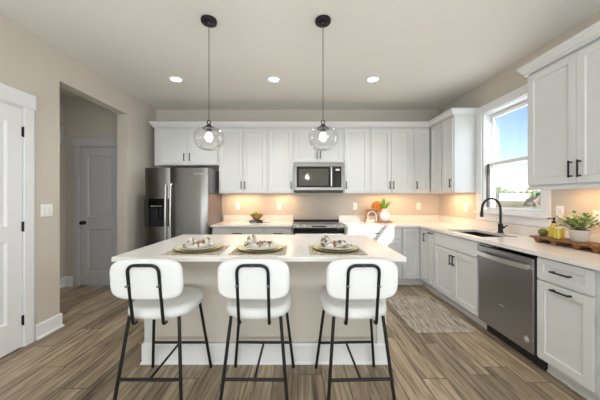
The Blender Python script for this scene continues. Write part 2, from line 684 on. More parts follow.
# interior doors
def interior_door(name, cx, cy, rz, w, h, panels, mt, cased_both=True, knob=None, hinges=None):
    d = bpy.data.objects.new(name, None)
    COL.objects.link(d)
    d.location = (cx, cy, 0)
    d.rotation_euler = (0, 0, rz)
    d['kind'] = 'structure'
    b = nb(); slab_panels(b, w - 0.006, h, 0.035, panels, 0.018, 0.014)
    for (a_, c_, b_, d_) in panels:  # raised field inside the groove
        g_ = 0.03
        box(b, a_ + g_, b_ - g_, -0.027, -0.016, c_ + g_, d_ - g_, 0.006)
    sl = obj('door_slab', b, mt, d, loc=(0.003, 0.03, 0.012))
    b = nb()
    cw = 0.092
    if cased_both:
        box(b, -cw, -0.004, -0.018, 0, 0, h + 0.03, 0.003)
    box(b, w + 0.004, w + cw, -0.018, 0, 0, h + 0.03, 0.003)
    box(b, -cw - 0.012, w + cw + 0.012, -0.024, 0, h + 0.03, h + 0.16, 0.003)
    obj('casing', b, mt if mt == 'trim' else 'door_grey', d)
    b = nb()
    box(b, -0.004, 0.0, -0.002, 0.12, 0, h + 0.02); box(b, w, w + 0.004, -0.002, 0.12, 0, h + 0.02); box(b, -0.004, w + 0.004, -0.002, 0.12, h + 0.016, h + 0.03)
    obj('jamb', b, mt, d)
    if knob:
        b = nb()
        lathe(b, [(0, 0), (0.030, 0), (0.030, 0.006), (0.011, 0.010), (0.011, 0.03), (0.024, 0.036), (0.029, 0.05), (0.022, 0.064), (0, 0.068)], 20)
        o = obj('knob', b, 'black', sl, 40, loc=(knob[0], -0.035, knob[1]), rot=(PI / 2, 0, 0))
    for hz in hinges or []:
        b = nb()
        tube(b, [(0, 0, -0.045), (0, 0, 0.045)], 0.006, 10)
        box(b, -0.01, 0.0, 0.004, 0.008, -0.04, 0.04)
        obj('hinge', b, 'black', d, 40, loc=(w + 0.0, -0.012, hz))
    return d


interior_door('door_1', XL, DY0, PI / 2, 0.78, 2.08, [(0.12, 0.24, 0.655, 0.93), (0.12, 1.06, 0.655, 1.95)], 'trim', True, None, [0.24, 1.06, 1.89])
interior_door('door_2', -3.25, HY, 0, 0.595, 2.05, [(0.11, 0.21, 0.48, 0.83), (0.11, 1.02, 0.48, 1.93)], 'door_grey', True, (0.06, 0.93), None)

# switch plate on left wall
t = thing('light_switch', 'white double rocker light switch plate on beige wall beside the white door', 'switch', (XL + 0.001, 2.50, 1.19), PI / 2)
b = nb(); box(b, -0.06, 0.06, -0.006, 0, -0.06, 0.06, 0.003)
obj('plate', b, 'outlet', t)
for s in (-1, 1):
    b = nb(); box(b, s * 0.024 - 0.017, s * 0.024 + 0.017, -0.010, -0.006, -0.034, 0.034, 0.002)
    obj('rocker', b, 'ceramic', t)

# kitchen window
wn = bpy.data.objects.new('window_1', None); COL.objects.link(wn); wn['kind'] = 'structure'
b = nb()
cw = 0.095
box(b, XR - 0.02, XR, WY0 - cw, WY0, WZ0 - 0.005, WZ1, 0.003); box(b, XR - 0.02, XR, WY1, WY1 + cw, WZ0 - 0.005, WZ1, 0.003)
box(b, XR - 0.026, XR, WY0 - cw - 0.01, WY1 + cw + 0.01, WZ1, WZ1 + 0.105, 0.003)
box(b, XR - 0.018, XR, WY0 - cw, WY1 + cw, 1.022, WZ0 - 0.03, 0.003)
obj('casing', b, 'trim', wn)
b = nb(); box(b, XR - 0.045, XR, WY0 - cw - 0.015, WY1 + cw + 0.015, WZ0 - 0.03, WZ0 - 0.005, 0.004); box(b, XR, XR + 0.158, WY0 + 0.001, WY1 - 0.001, WZ0, WZ0 + 0.012)
obj('window_sill', b, 'trim', wn)
b = nb()
x0, x1 = XR + 0.001, XR + 0.15
for (a0, a1, c0, c1) in ((WY0 + 0.001, WY0 + 0.02, WZ0, WZ1), (WY1 - 0.02, WY1 - 0.001, WZ0, WZ1), (WY0 + 0.02, WY1 - 0.02, WZ1 - 0.02, WZ1 - 0.001)):
    box(b, x0, x1, a0, a1, c0 + 0.012, c1)
obj('jamb', b, 'trim', wn)


def sash(x, z0, z1, name):
    y0, y1 = WY0 + 0.021, WY1 - 0.021
    f = 0.042
    b = nb()
    box(b, x, x + 0.035, y0, y0 + f, z0, z1, 0.003); box(b, x, x + 0.035, y1 - f, y1, z0, z1, 0.003)
    box(b, x, x + 0.035, y0 + f, y1 - f, z0, z0 + f, 0.003); box(b, x, x + 0.035, y0 + f, y1 - f, z1 - f, z1, 0.003)
    o = obj(name, b, 'trim', wn)
    b = nb(); box(b, x + 0.016, x + 0.02, y0 + f, y1 - f, z0 + f, z1 - f)
    obj('pane', b, 'glass', o)
    b = nb()
    for yy in (y0 + f, y1 - f - 0.004):
        box(b, x + 0.021, x + 0.03, yy, yy + 0.004, z0 + f, z1 - f)
    obj('gasket', b, 'slot', o)


sash(XR + 0.095, 1.72, WZ1 - 0.021, 'upper_sash')
sash(XR + 0.055, WZ0 + 0.012, 1.765, 'lower_sash')
b = nb(); box(b, XR + 0.03, XR + 0.05, WY1 - 0.05, WY1 - 0.035, 1.19, 1.75)
obj('sash_track', b, 'slot', wn)

# frame of the added sun opening, unseen behind the camera
sun_gap = bpy.data.objects.new('sun_opening', None); COL.objects.link(sun_gap); sun_gap['kind'] = 'structure'
b = nb()
box(b, TX0, TX0 + 0.03, YR - 0.1, YR - 0.04, TZ0, TZ1); box(b, TX1 - 0.03, TX1, YR - 0.1, YR - 0.04, TZ0, TZ1)
box(b, TX0 + 0.03, TX1 - 0.03, YR - 0.1, YR - 0.04, TZ0, TZ0 + 0.03); box(b, TX0 + 0.03, TX1 - 0.03, YR - 0.1, YR - 0.04, TZ1 - 0.03, TZ1)
obj('window_frame', b, 'trim', sun_gap)
b = nb(); tube(b, [(2.43, YR - 0.07, 2.34), (2.06, YR - 0.07, 1.82)], 0.045, 4)  # added diagonal bar, casts the dark stripe across the sun patch
obj('shadow_bar', b, 'trim', sun_gap)

# ------------------------------------------------------------------ upper cabinets, back wall
YU = 4.12  # front face of upper doors
UZ0, UZ1 = 1.385, 2.44


def upper(name, x0, x1, z0, label, doors, origin=(0, 0), rz=0.0, depth=0.33, dz0=None, wall=YB, group=None, side_skip=False):
    """local frame: x along the wall, front at y=-depth, back at y=0"""
    t = thing(name, label, 'cabinet', (origin[0], origin[1], 0), rz, group)
    b = nb(); box(b, x0, x1, -depth + 0.022, -0.002, z0, UZ1)
    obj('body', b, 'cab', t)
    for (a, c, side) in doors:
        hx = None
        w_ = c - a
        h = None
        if side == 'r':
            h = ('v', w_ - 0.028, 0.115)
        elif side == 'l':
            h = ('v', 0.028, 0.115)
        shaker('door', a + 0.003, c - 0.003, z0 + 0.012, 2.405, t, -depth, h)
    return t


def up(x, s=63.1):
    return (x - 298.0) / s


Xu = up
upper('wall_cabinet', -2.285, -1.262, 1.83, 'white two-door wall cabinet above the refrigerator', [(up(158.6), up(186), 'r'), (up(188), up(217.3), 'l')], (0, YB))
upper('wall_cabinet', -1.26, up(267.5), UZ0, 'tall white two-door wall cabinet above the bowl of green fruit', [(up(219.8), up(243), 'r'), (up(243), up(266.3), 'l')], (0, YB))
upper('wall_cabinet', up(267.5) + 0.001, up(293.9), UZ0, 'narrow white one-door wall cabinet between the two-door unit and the microwave', [(up(268.5), up(292.8), 'r')], (0, YB))
upper('wall_cabinet', up(293.9) + 0.001, up(343.2), 1.865, 'short white two-door wall cabinet above the microwave', [(up(295), up(318.5), 'r'), (up(318.5), up(342.2), 'l')], (0, YB))
upper('wall_cabinet', up(343.2) + 0.001, up(370), UZ0, 'white one-door wall cabinet just past the microwave, above the counter outlet', [(up(344.3), up(368.6), 'l')], (0, YB))
upper('wall_cabinet', up(370) + 0.001, up(413), UZ0, 'tall white two-door wall cabinet above the vase and wooden boards', [(up(371), up(391.3), 'r'), (up(391.3), up(412), 'l')], (0, YB))
upper('wall_cabinet', up(413) + 0.001, 2.085, UZ0, 'narrow white one-door wall cabinet in the back corner, facing the island', [(up(414.5), up(429.8), 'l')], (0, YB))
# return run on the right wall: local x = distance from YU towards the camera
upper('wall_cabinet', -0.325, 0.61, UZ0, 'white corner wall cabinet with a plain end panel beside the window', [(0.03, 0.30, None), (0.36, 0.60, 'r')], (XR, YU), -PI / 2)
# near cabinet
NZ0 = 1.43
t = thing('wall_cabinet', 'large white two-door wall cabinet above the potted plant', 'cabinet', (XR, 2.36, 0), -PI / 2)
b = nb(); box(b, -0.02, 0.83, -0.308, -0.002, NZ0 - 0.02, UZ1)
obj('body', b, 'cab', t)
shaker('door', -0.008, 0.404, NZ0 - 0.005, 2.405, t, -0.33, ('v', 0.412 - 0.03, 0.105), 0.13)
shaker('door', 0.407, 0.80, NZ0 - 0.005, 2.405, t, -0.33, ('v', 0.03, 0.105), 0.13)
b = nb(); box(b, -0.024, 0.84, -0.318, -0.29, NZ0 - 0.05, NZ0 - 0.021)
obj('light_rail', b, 'cab', t)

CP = [(0, 2.425), (0.010, 2.425), (0.010, 2.446), (0.020, 2.452), (0.042, 2.49), (0.048, 2.493), (0.048, 2.512), (0, 2.512)]
b = nb()
sweep(b, [(-2.29, YB - 0.002), (-2.29, YU + 0.0), (2.09, YU + 0.0), (2.09, 3.505), (XR - 0.002, 3.505)][::1], [(o, z) for o, z in CP])
tag(obj('crown_molding', b, 'cab'), 'white crown molding along the tops of the back and corner cabinets', 'molding')
b = nb()
sweep(b, [(XR - 0.002, 2.384), (2.09, 2.384), (2.09, 1.52)][::-1], [(-o, z) for o, z in CP])
tag(obj('crown_molding', b, 'cab'), 'white crown molding on the cabinet above the potted plant', 'molding')

# under-cabinet lamps
for i, (x, y, L, e) in enumerate(((up(241), 4.28, 0.5, 2.0), (up(283), 4.28, 0.3, 1.3), (up(392), 4.28, 0.7, 1.9), (2.25, 3.82, 0.4, 2.4), (2.25, 2.0, 0.5, 1.6))):
    vert = x > 2.2
    light('under_cabinet_light', 'AREA', (x, y, (NZ0 - 0.03) if y < 3 else UZ0 - 0.012), e, (1.0, 0.57, 0.29), 0.14 if vert else L, L if vert else 0.14, (0, 0.001, -1))

# ------------------------------------------------------------------ microwave
t = thing('microwave', 'stainless over-the-range microwave with black glass door', 'microwave', (up(318.5), YB, 0))
hw = 0.386
b = nb(); box(b, -hw, hw, -0.38, -0.004, 1.415, 1.862)
obj('body', b, 'darkplastic', t)
b = nb()
# frame face
yf = -0.40
box(b, -hw, hw, yf, -0.381, 1.80, 1.862, 0.003); box(b, -hw, hw, yf, -0.381, 1.43, 1.478, 0.003)
box(b, -hw, -hw + 0.04, yf, -0.381, 1.478, 1.80); box(b, hw - 0.035, hw, yf, -0.381, 1.478, 1.80)
obj('face_frame', b, 'steel', t)
b = nb(); box(b, -hw + 0.04, 0.205, yf + 0.003, -0.381, 1.478, 1.80)
o = obj('door', b, 'blackglass', t)
b = nb(); box(b, -hw + 0.075, 0.15, yf + 0.0015, yf + 0.0035, 1.505, 1.765)
obj('door_window', b, 'doorwin', o)
b = nb(); tube(b, [(0.19, yf, 1.50), (0.19, yf - 0.035, 1.50), (0.19, yf - 0.035, 1.785), (0.19, yf, 1.785)], 0.014, 10)
obj('handle', b, 'steel_bright', o, 50)
b = nb(); box(b, 0.24, hw - 0.035, yf + 0.003, -0.381, 1.478, 1.80)
o = obj('control_panel', b, 'blackglass', t)
b = nb(); box(b, 0.262, 0.325, yf + 0.001, yf + 0.004, 1.735, 1.765)
obj('display', b, 'badge', o)
b = nb()
b.free()
for r in range(5):
    b = nb(); box(b, 0.262, 0.325, yf + 0.0015, yf + 0.004, 1.51 + r * 0.04, 1.522 + r * 0.04)
    obj('button', b, 'darkplastic', o)
b = nb(); box(b, -hw + 0.02, hw - 0.02, -0.395, -0.05, 1.398, 1.414, 0.003)
obj('vent', b, 'slot', t)

# ------------------------------------------------------------------ refrigerator
t = thing('refrigerator', 'stainless side-by-side refrigerator with ice and water dispenser', 'refrigerator', (-1.745, 0, 0))
b = nb(); box(b, -0.445, 0.45, 3.79, 4.42, 0.02, 1.75, 0.006)
obj('body', b, 'steel_side', t)


def curved_door(bm, x0, x1, z0, z1, yf, yb, bow=0.012, n=10):
    vs = []
    for i in range(n + 1):
        u = i / n
        x = x0 + (x1 - x0) * u
        e = min(u, 1 - u) * (x1 - x0)
        y = yf + bow * (2 * u - 1) ** 2
        if e < 0.012:
            y += 0.012 * (1 - math.sqrt(max(0, 1 - ((0.012 - e) / 0.012) ** 2)))
        vs.append((x, y))
    ring_lo = [bm.verts.new((x, y, z0)) for x, y in vs] + [bm.verts.new((x1, yb, z0)), bm.verts.new((x0, yb, z0))]
    ring_hi = [bm.verts.new((x, y, z1)) for x, y in vs] + [bm.verts.new((x1, yb, z1)), bm.verts.new((x0, yb, z1))]
    m = len(ring_lo)
    for k in range(m):
        k2 = (k + 1) % m
        bm.faces.new((ring_lo[k], ring_lo[k2], ring_hi[k2], ring_hi[k]))
    bm.faces.new(ring_lo[::-1]); bm.faces.new(ring_hi)


fs = -0.083
b = nb()
# freezer door as four bands around the dispenser niche
curved_door(b, -0.445, fs - 0.003, 1.30, 1.74, 3.70, 3.785)
curved_door(b, -0.445, fs - 0.003, 0.06, 0.90, 3.70, 3.785)
box(b, -0.445, -0.385, 3.708, 3.785, 0.90, 1.30); box(b, -0.145, fs - 0.003, 3.706, 3.785, 0.90, 1.30)
box(b, -0.385, -0.145, 3.765, 3.785, 0.90, 1.30)
fd = obj('door', b, 'steel', t, 30)
b = nb(); curved_door(b, fs + 0.003, 0.45, 0.06, 1.74, 3.70, 3.785)
rd = obj('door', b, 'steel', t, 30)
b = nb(); box(b, -0.385, -0.145, 3.700, 3.712, 1.17, 1.30, 0.002)
dp = obj('dispenser_panel', b, 'blackglass', t)
for k in range(6):
    b = nb(); box(b, -0.35 + k * 0.028, -0.335 + k * 0.028, 3.698, 3.701, 1.19, 1.20)
    obj('button', b, 'badge', dp)
b = nb()
box(b, -0.385, -0.378, 3.70, 3.765, 0.90, 1.17); box(b, -0.152, -0.145, 3.70, 3.765, 0.90, 1.17); box(b, -0.378, -0.152, 3.70, 3.765, 0.90, 0.915)
box(b, -0.378, -0.152, 3.755, 3.764, 0.915, 1.17); box(b, -0.30, -0.26, 3.72, 3.75, 1.0, 1.17, 0.004); box(b, -0.235, -0.2, 3.72, 3.75, 1.0, 1.17, 0.004)
obj('dispenser_niche', b, 'darkplastic', t)
for hx, par in ((fs - 0.035, fd), (fs + 0.035, rd)):
    b = nb()
    pts = fillet([(hx, 3.70, 0.55), (hx, 3.655, 0.58), (hx, 3.64, 1.05), (hx, 3.655, 1.49), (hx, 3.70, 1.52)], 0.05, 5)
    tube(b, pts, 0.013, 10)
    obj('handle', b, 'steel_bright', par, 60)
tc_ = bpy.data.curves.new('brand_lettering', 'FONT')
tc_.body = 'Whirlpool'
tc_.size = 0.036
tc_.extrude = 0.0008
_tmp = bpy.data.objects.new('tmp', tc_)
COL.objects.link(_tmp)
_me = bpy.data.meshes.new_from_object(_tmp.evaluated_get(bpy.context.evaluated_depsgraph_get()))
bpy.data.objects.remove(_tmp)
_me.materials.clear()
_me.materials.append(M['badge'])
to = bpy.data.objects.new('brand_lettering', _me)
to.location = (0.255, 3.7005, 1.645); to.rotation_euler = (PI / 2, 0, 0)
COL.objects.link(to); to.parent = rd
b = nb(); box(b, -0.43, 0.43, 3.76, 3.80, 0.0, 0.055)
obj('kick_grille', b, 'darkplastic', t)

# ------------------------------------------------------------------ base cabinets
BF = 3.82  # door front plane of the back run
BZ = 0.882


def base(name, x0, x1, label, fronts, origin, rz, depth=0.63, toe=0.075, hollow=False):
    t = thing(name, label, 'cabinet', (origin[0], origin[1], 0), rz)
    b = nb()
    if hollow:  # open box with room for the basin
        box(b, x0, x1, -depth + 0.022, -0.004, 0.11, 0.13); box(b, x0, x0 + 0.018, -depth + 0.022, -0.004, 0.13, BZ); box(b, x1 - 0.018, x1, -depth + 0.022, -0.004, 0.13, BZ)
        box(b, x0 + 0.018, x1 - 0.018, -depth + 0.022, -depth + 0.04, 0.13, BZ); box(b, x0 + 0.018, x1 - 0.018, -0.02, -0.004, 0.13, BZ)
    else:
        box(b, x0, x1, -depth + 0.022, -0.004, 0.11, BZ)
    obj('body', b, 'cab', t)
    b = nb(); box(b, x0, x1, -depth + 0.022 + toe, -0.06, 0.0, 0.1095); box(b, x0, x1, -depth + 0.022 + toe - 0.012, -depth + 0.022 + toe, 0.0, 0.018, 0.003)
    obj('toe_kick', b, 'cab', t)
    for f in fronts:
        kind, a, c, z0, z1, hd = f[:6]
        flat = len(f) > 6
        w_, h_ = c - a, z1 - z0
        h = None
        if hd == 'h':
            h = ('h', w_ / 2, h_ / 2)
        elif hd == 'ht':
            h = ('h', w_ / 2, h_ - 0.035)
        elif hd == 'l':
            h = ('v', 0.028, h_ - 0.11)
        elif hd == 'r':
            h = ('v', w_ - 0.028, h_ - 0.11)
        shaker(kind, a + 0.003, c - 0.003, z0, z1, t, -depth, h, 0.12 if w_ < 0.3 or hd in 'lr' else 0.135, flat)
    return t


DZ0, DZ1, WZa, WZb = 0.13, 0.70, 0.715, 0.868
base('base_cabinet', -1.27, -0.51, 'white base cabinet with a wide drawer beside the refrigerator', [('drawer', -1.255, -0.525, WZa, WZb, 'h', 1), ('door', -1.255, -0.89, DZ0, DZ1, 'r'), ('door', -0.89, -0.525, DZ0, DZ1, 'l')], (0, YB), 0)
base('base_cabinet', -0.509, -0.078, 'white base cabinet with a narrow drawer between the wide unit and the range', [('drawer', -0.495, -0.09, WZa, WZb, 'h', 1), ('door', -0.495, -0.09, DZ0, DZ1, 'l')], (0, YB), 0)
base('base_cabinet', 0.692, 1.53, 'sunlit white base cabinet with a drawer, between the range and the corner', [('drawer', 0.705, 1.52, WZa, WZb, 'h', 1), ('door', 0.705, 1.11, DZ0, DZ1, 'r'), ('door', 1.11, 1.52, DZ0, DZ1, 'l')], (0, YB), 0)
XF = 1.79  # door front plane of the right run
# corner unit, L-shaped
t = thing('corner_cabinet', 'white corner base cabinet with two folding doors meeting in the corner', 'cabinet', (0, 0, 0))
b = nb(); box(b, 1.531, XR - 0.004, BF + 0.022, YB - 0.004, 0.11, BZ); box(b, XF + 0.022, XR - 0.004, 3.56, BF + 0.0215, 0.11, BZ)
obj('body', b, 'cab', t)
b = nb(); box(b, 1.531, XR - 0.06, BF + 0.097, YB - 0.06, 0, 0.1095); box(b, XF + 0.097, XR - 0.06, 3.56, BF + 0.0965, 0, 0.1095)
box(b, 1.531, XF + 0.097, BF + 0.085, BF + 0.097, 0, 0.018, 0.003); box(b, XF + 0.085, XF + 0.097, 3.56, BF + 0.085, 0, 0.018, 0.003)
obj('toe_kick', b, 'cab', t)
shaker('door', 1.54, XF - 0.004, DZ0, WZb, t, BF)
dd = bpy.data.objects.new('door', None)
bb = nb(); wd = 0.245
slab_panels(bb, wd, WZb - DZ0, 0.02, [(RAIL, RAIL, wd - RAIL, WZb - DZ0 - RAIL)], 0.009, 0.006)
o = obj('door', bb, 'cab', t, loc=(XF + 0.02, BF - 0.008, DZ0), rot=(0, 0, -PI / 2))
pull('handle', 0.12, True, o, (wd - 0.1, -0.02, WZb - DZ0 - 0.11))
base('base_cabinet', 0, 0.12, 'very narrow white pull-out base cabinet between the corner and the sink cabinet', [('door', 0.005, 0.115, DZ0, WZb, 'ht')], (XR, 3.559), -PI / 2)
base('sink_cabinet', 0, 0.85, 'white two-door base cabinet with a false front under the sink', [('panel', 0.02, 0.84, WZa, WZb, 'n', 1), ('door', 0.02, 0.43, DZ0, DZ1, 'r'), ('door', 0.43, 0.84, DZ0, DZ1, 'l')], (XR, 3.438), -PI / 2, hollow=True)
base('base_cabinet', 0, 0.41, 'white base cabinet with drawer and pull-out door next to the dishwasher', [('drawer', 0.012, 0.385, WZa, WZb, 'h'), ('door', 0.012, 0.385, DZ0, DZ1, 'ht')], (XR, 1.962), -PI / 2)
base('base_cabinet', 0, 0.55, 'white base cabinet cut off by the frame edge, past the pull-out door', [('drawer', 0.025, 0.53, WZa, WZb, 'h'), ('door', 0.025, 0.53, DZ0, DZ1, 'l')], (XR, 1.551), -PI / 2)

# dishwasher
t = thing('dishwasher', 'stainless steel dishwasher with a curved bar handle and round badge', 'dishwasher', (XR, 2.584, 0), -PI / 2)
b = nb(); box(b, 0.004, 0.612, -0.58, -0.06, 0.09, 0.876)
obj('body', b, 'darkplastic', t)
b = nb(); box(b, 0.008, 0.606, -0.632, -0.581, 0.115, 0.845, 0.006, 2)
dwd = obj('door', b, 'steel_dw', t)
b = nb(); box(b, 0.008, 0.606, -0.625, -0.581, 0.848, 0.868, 0.003)
obj('control_strip', b, 'blackglass', t)
b = nb()
n = 14
pts = [(0.035 + 0.545 * k / n, -0.655 - 0.022 * math.sin(PI * k / n), 0.775) for k in range(n + 1)]
rings = []
for (x, y, z) in pts:
    rings.append([b.verts.new((x, y - 0.008, z - 0.018)), b.verts.new((x, y - 0.008, z + 0.018)), b.verts.new((x, y + 0.006, z + 0.02)), b.verts.new((x, y + 0.006, z - 0.02))])
for a_, c_ in zip(rings, rings[1:]):
    for k in range(4):
        b.faces.new((a_[k], a_[(k + 1) % 4], c_[(k + 1) % 4], c_[k]))
b.faces.new(rings[0]); b.faces.new(rings[-1][::-1])
box(b, 0.036, 0.06, -0.655, -0.633, 0.76, 0.79); box(b, 0.555, 0.579, -0.655, -0.633, 0.76, 0.79)
obj('handle', b, 'steel_bright', dwd, 40)
b = nb(); lathe(b, [(0, 0), (0.024, 0), (0.024, 0.0015), (0, 0.0015)], 24)
o = obj('badge', b, 'badge', dwd, loc=(0.548, -0.632, 0.205), rot=(PI / 2, 0, 0))
b = nb()
for r_ in (0.018, 0.011):
    tube(b, [(r_ * math.cos(a), r_ * math.sin(a), 0.002) for a in [k * 2 * PI * 0.8 / 16 + r_ * 90 for k in range(17)]], 0.0014, 6)
obj('badge_swirl', b, 'badgeline', o)
b = nb(); box(b, 0.27, 0.33, -0.6333, -0.632, 0.365, 0.369)
obj('brand_mark', b, 'badge', dwd)
b = nb(); box(b, 0.004, 0.612, -0.545, -0.52, 0.0, 0.088)
obj('toe_panel', b, 'darkplastic', t)

# ------------------------------------------------------------------ range
t = thing('range', 'slide-in electric range with black glass and a front knob panel', 'range', (0.307, YB, 0))
b = nb(); box(b, -0.378, 0.378, -0.64, -0.03, 0.02, 0.90)
obj('body', b, 'steel_side', t)
b = nb(); box(b, -0.38, 0.38, -0.66, -0.026, 0.901, 0.928, 0.004)
ct = obj('cooktop', b, 'blackglass', t)
for (x, y, r_) in ((-0.19, -0.48, 0.1), (0.19, -0.48, 0.085), (-0.19, -0.2, 0.075), (0.19, -0.2, 0.1)):
    b = nb(); lathe(b, [(r_, 0), (r_ + 0.004, 0), (r_ + 0.004, 0.0006), (r_, 0.0006)], 32)
    obj('burner_ring', b, 'slot', ct, loc=(x, y, 0.9282))
b = nb(); box(b, -0.38, 0.38, -0.09, -0.03, 0.9285, 0.946, 0.003)
obj('vent_trim', b, 'darkplastic', ct)
b = nb()
v = [(-0.38, -0.725, 0.882), (-0.38, -0.664, 0.882), (-0.38, -0.664, 0.927), (-0.38, -0.70, 0.927)]
A = [b.verts.new(p) for p in v]; B_ = [b.verts.new((0.38, p[1], p[2])) for p in v]
for k in range(4):
    b.faces.new((A[k], A[(k + 1) % 4], B_[(k + 1) % 4], B_[k]))
b.faces.new(A); b.faces.new(B_[::-1])
cp = obj('control_panel', b, 'steel_dw', t)
for x in (-0.315, -0.215, 0.215, 0.315):
    b = nb(); lathe(b, [(0, 0), (0.018, 0), (0.018, 0.004), (0.015, 0.006), (0.013, 0.022), (0, 0.024)], 18)
    obj('knob', b, 'steel_bright', cp, 40, loc=(x, -0.716, 0.905), rot=(math.radians(62), 0, 0))
b = nb(); box(b, -0.10, 0.10, -0.722, -0.712, 0.895, 0.907)
obj('display', b, 'blackglass', cp)
b = nb(); box(b, -0.378, 0.378, -0.69, -0.641, 0.26, 0.878, 0.004)
od = obj('oven_door', b, 'steel', t)
b = nb(); box(b, -0.365, 0.365, -0.6935, -0.6905, 0.30, 0.872)
obj('oven_window', b, 'blackglass', od)
b = nb(); tube(b, [(-0.34, -0.69, 0.79), (-0.34, -0.735, 0.79), (0.34, -0.735, 0.79), (0.34, -0.69, 0.79)], 0.012, 10)
obj('handle', b, 'steel_bright', od, 50)
b = nb(); box(b, -0.378, 0.378, -0.69, -0.641, 0.06, 0.25, 0.004)
obj('storage_drawer', b, 'steel', t)
b = nb(); box(b, -0.36, 0.36, -0.60, -0.1, 0.0, 0.019)
obj('base_plinth', b, 'darkplastic', t)

# ------------------------------------------------------------------ countertops and splash
CZ0, CZ1 = 0.883, 0.914
b = nb(); box(b, -1.285, -0.08, BF - 0.03, YB - 0.001, CZ0, CZ1, 0.003)
tag(obj('countertop', b, 'quartz'), 'short white quartz countertop between the refrigerator and the range', 'countertop')
SX0, SX1, SY0, SY1 = 1.87, 2.25, 2.64, 3.28
CE = 1.765
b = nb()
box(b, 0.694, XR - 0.001, BF - 0.03, YB - 0.001, CZ0, CZ1)
box(b, CE, SX0, 0.95, BF - 0.03, CZ0, CZ1); box(b, SX1, XR - 0.001, 0.95, BF - 0.03, CZ0, CZ1)
box(b, SX0, SX1, 0.95, SY0, CZ0, CZ1); box(b, SX0, SX1, SY1, BF - 0.03, CZ0, CZ1)
bmesh.ops.remove_doubles(b, verts=b.verts, dist=0.0001)
tag(obj('countertop', b, 'quartz'), 'long L-shaped white quartz countertop running past the sink', 'countertop')
b = nb(); box(b, -1.27, -0.08, YB - 0.022, YB - 0.002, CZ1 + 0.0005, 1.016, 0.002)
tag(obj('backsplash', b, 'quartz'), 'low white quartz upstand behind the bowl of green fruit', 'backsplash')
b = nb(); sweep(b, [(0.694, YB - 0.002), (XR - 0.002, YB - 0.002), (XR - 0.002, 0.95)], [(0, CZ1 + 0.0005), (0.02, CZ1 + 0.0005), (0.02, 1.016), (0, 1.016)])
tag(obj('backsplash', b, 'quartz'), 'low white quartz upstand turning the corner behind the sink', 'backsplash')

# sink
t = thing('sink', 'dark undermount kitchen sink set in the countertop below the window', 'sink', (0, 0, 0))
b = nb()
g = 0.012
box(b, SX0 - g, SX0, SY0 - g, SY1 + g, 0.70, CZ0 - 0.0005); box(b, SX1, SX1 + g, SY0 - g, SY1 + g, 0.70, CZ0 - 0.0005)
box(b, SX0, SX1, SY0 - g, SY0, 0.70, CZ0 - 0.0005); box(b, SX0, SX1, SY1, SY1 + g, 0.70, CZ0 - 0.0005); box(b, SX0, SX1, SY0, SY1, 0.69, 0.70)
obj('basin', b, 'sink', t)
b = nb(); lathe(b, [(0, 0.0), (0.045, 0.0), (0.045, 0.003), (0.03, 0.004), (0, 0.001)], 24)
obj('drain', b, 'steel_bright', t, 40, loc=((SX0 + SX1) / 2, 3.0, 0.7005))

# faucet
t = thing('faucet', 'matte black gooseneck faucet standing behind the sink', 'faucet', (2.305, 2.96, CZ1))
b = nb(); lathe(b, [(0, 0), (0.03, 0), (0.03, 0.006), (0.024, 0.010), (0.024, 0.10), (0.019, 0.105), (0, 0.105)], 24)
obj('base', b, 'black', t, 40)
b = nb()
pts = [(0, 0, 0.10), (0, 0, 0.27)] + [(-0.105 + 0.105 * math.cos(a), -0.0, 0.27 + 0.12 * math.sin(a)) for a in [PI * k / 16 for k in range(1, 17)]] + [(-0.212, 0, 0.235)]
tube(b, pts, 0.0125, 14)
obj('spout', b, 'black', t, 50)
b = nb(); tube(b, [(-0.212, 0, 0.24), (-0.214, 0, 0.18)], [0.0165, 0.0165], 16)
obj('spray_head', b, 'black', t, 50)
b = nb(); tube(b, [(0, -0.02, 0.065), (0, -0.05, 0.068)], 0.014, 12); tube(b, [(0, -0.045, 0.068), (0.0, -0.10, 0.095)], [0.007, 0.0055], 10)
obj('lever', b, 'black', t, 50)


# ------------------------------------------------------------------ outlets
def outlet(loc, rz, label, rocker=False):
    t = thing('outlet', label, 'outlet', loc, rz)
    b = nb(); box(b, -0.036, 0.036, -0.006, 0, -0.058, 0.058, 0.003)
    obj('plate', b, 'outlet', t)
    b = nb(); box(b, -0.018, 0.018, -0.0085, -0.006, -0.034, 0.034, 0.002)
    o = obj('socket', b, 'ceramic', t)
    b = nb()
    if not rocker:
        for s in (-0.017, 0.017):
            for q in (-0.007, 0.005):
                box(b, q, q + 0.002, -0.0092, -0.0086, s - 0.005, s + 0.005)
    else:
        box(b, -0.014, 0.014, -0.0092, -0.0086, -0.001, 0.001)
    obj('slots', b, 'slot', o)
    return t


WY = YB - 0.0005
outlet(((238 - 298) / 58.4, WY, 1.17), 0, 'white outlet on the back wall beside the refrigerator side of the fruit bowl')
outlet(((279 - 298) / 58.4, WY, 1.17), 0, 'white outlet on the back wall between the fruit bowl and the range')
outlet(((354.5 - 298) / 58.4, WY, 1.17), 0, 'white outlet on the back wall between the range and the arched frame')
outlet(((418.5 - 298) / 58.4, WY, 1.17), 0, 'white outlet on the back wall near the room corner, past the vase')
outlet((XR - 0.0005, 3.74, 1.17), -PI / 2, 'white outlet on the window wall between the corner and the window')
outlet((XR - 0.0005, 2.40, 1.18), -PI / 2, 'white outlet on the window wall behind the soap bottle', True)
outlet((XR - 0.0005, 2.095, 1.15), -PI / 2, 'white outlet on the window wall behind the potted plant leaves')

